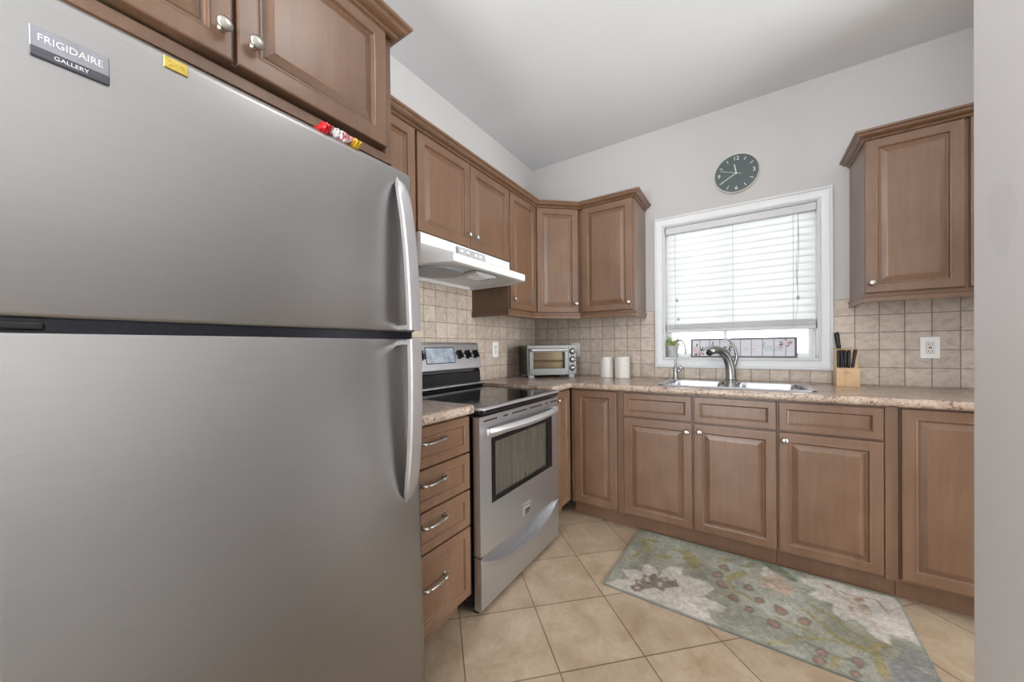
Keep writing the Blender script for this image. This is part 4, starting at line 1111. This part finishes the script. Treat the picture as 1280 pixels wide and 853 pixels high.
    for L in (([(760, 520), (860, 560), (950, 640)]), ([(880, 480), (930, 560), (1000, 620)])): stroke(B(L), .004, (140, 120, 104), .6)
    # large cream flower
    poly(D([(205, 170), (330, 178), (480, 212), (640, 262), (820, 298), (868, 345), (930, 450), (1003, 612), (880, 572), (806, 535), (800, 604), (720, 572), (640, 505), (580, 447), (480, 452), (430, 400), (420, 348), (340, 322), (255, 282), (310, 255), (250, 212)]), cream)
    stroke(D([(460, 250), (560, 290), (700, 320), (772, 395)]), .005, (140, 118, 102), .8); stroke(D([(380, 230), (480, 290), (640, 400)]), .004, (160, 142, 124), .7)
    stroke(D([(700, 350), (860, 400), (960, 540)]), .003, (168, 156, 142), .6)
    for L in (([(560, 300), (640, 310), (630, 330), (570, 325)]), ([(590, 350), (640, 350), (670, 385), (610, 375)]), ([(520, 355), (560, 370), (540, 390)]), ([(370, 215), (405, 225), (400, 243), (375, 238)])): poly(D(L), (150, 120, 98), .8)
    for k in range(7): stroke(D([(520+k*22, 300+k*12), (560+k*26, 420+k*16)]), .003, (176, 158, 140), .7)
    # buds
    def buds(F, L, rx, ry, ang):
        for cx_, cy_ in L:
            for sc_, c in ((1, bud), (.55, budc)):
                poly(F([(cx_+sc_*(rx*math.cos(q)*math.cos(ang)-ry*math.sin(q)*math.sin(ang)), cy_+sc_*(rx*math.cos(q)*math.sin(ang)+ry*math.sin(q)*math.cos(ang))) for q in [k*math.pi/8 for k in range(16)]]), c, .85)
    buds(B, [(370, 395), (295, 470), (340, 565), (600, 600), (455, 700), (715, 715), (600, 815)], 62, 36, .35)
    buds(D, [(85, 385), (245, 460), (35, 470), (360, 668), (590, 730), (575, 805), (335, 718)], 55, 28, .5)
    for _ in range(2):
        p_ = np.pad(col, ((1, 1), (1, 1), (0, 0)), 'edge'); col = (p_[1:-1, 1:-1]*2+p_[:-2, 1:-1]+p_[2:, 1:-1]+p_[1:-1, :-2]+p_[1:-1, 2:])/6
    col = col*.87*(1+(n1-.5)*.10+(n2-.5)*.12)[..., None]
    # woven texture and wear
    col *= (1+(n3-.5)*.16+(rs.rand(NY, NX)-.5)*.16)[..., None]
    edge = (u < .008) | (u > .992) | (v < .012) | (v > .985)
    col[edge] = col[edge]*.5+np.array((104, 108, 102))*.5
    col = np.clip(col*1.0, 0, 255)/255
    linc = np.where(col <= .04045, col/12.92, ((col+.055)/1.055)**2.4)
    Zt = .008+(n3-.5)*.0012
    verts = np.stack([X, Y, Zt], -1).reshape(-1, 3)
    idx = np.arange(NX*NY).reshape(NY, NX)
    faces = np.stack([idx[:-1, :-1], idx[:-1, 1:], idx[1:, 1:], idx[1:, :-1]], -1).reshape(-1, 4).tolist()
    verts = verts.tolist(); border = list(idx[0, :])+list(idx[1:, -1])+list(idx[-1, -2::-1])+list(idx[-2:0:-1, 0]); nb = len(border); base = len(verts)
    for k in border: verts.append([verts[k][0], verts[k][1], .0005])
    for k in range(nb): faces.append([int(border[k]), base+k, base+(k+1) % nb, int(border[(k+1) % nb])])
    faces.append([base+k for k in range(nb)][::-1])
    me = bpy.data.meshes.new('rug'); me.from_pydata(verts, [], faces); me.update()
    ca = me.color_attributes.new('pattern', 'FLOAT_COLOR', 'POINT')
    allc = np.ones((len(verts), 4)); allc[:base, :3] = linc.reshape(-1, 3); allc[base:, :3] = (.1, .11, .1)
    ca.data.foreach_set('color', allc.ravel())
    s = NT('woven_floral_rug'); at = s.n('ShaderNodeVertexColor'); at.layer_name = 'pattern'; s.L(at.outputs[0], s.b.inputs['Base Color']); s.b.inputs['Roughness'].default_value = .9
    s.b.inputs['Specular IOR Level'].default_value = .15
    s.bump(s.noise(s.obj(), 260, 3), .5, .002)
    me.materials.append(s.m)
    for p in me.polygons: p.use_smooth = False
    o = bpy.data.objects.new('floral_rug', me); C.objects.link(o)
    return tag(o, 'sage green floral kitchen rug with cream flowers in front of the sink cabinets', 'rug')
rug()
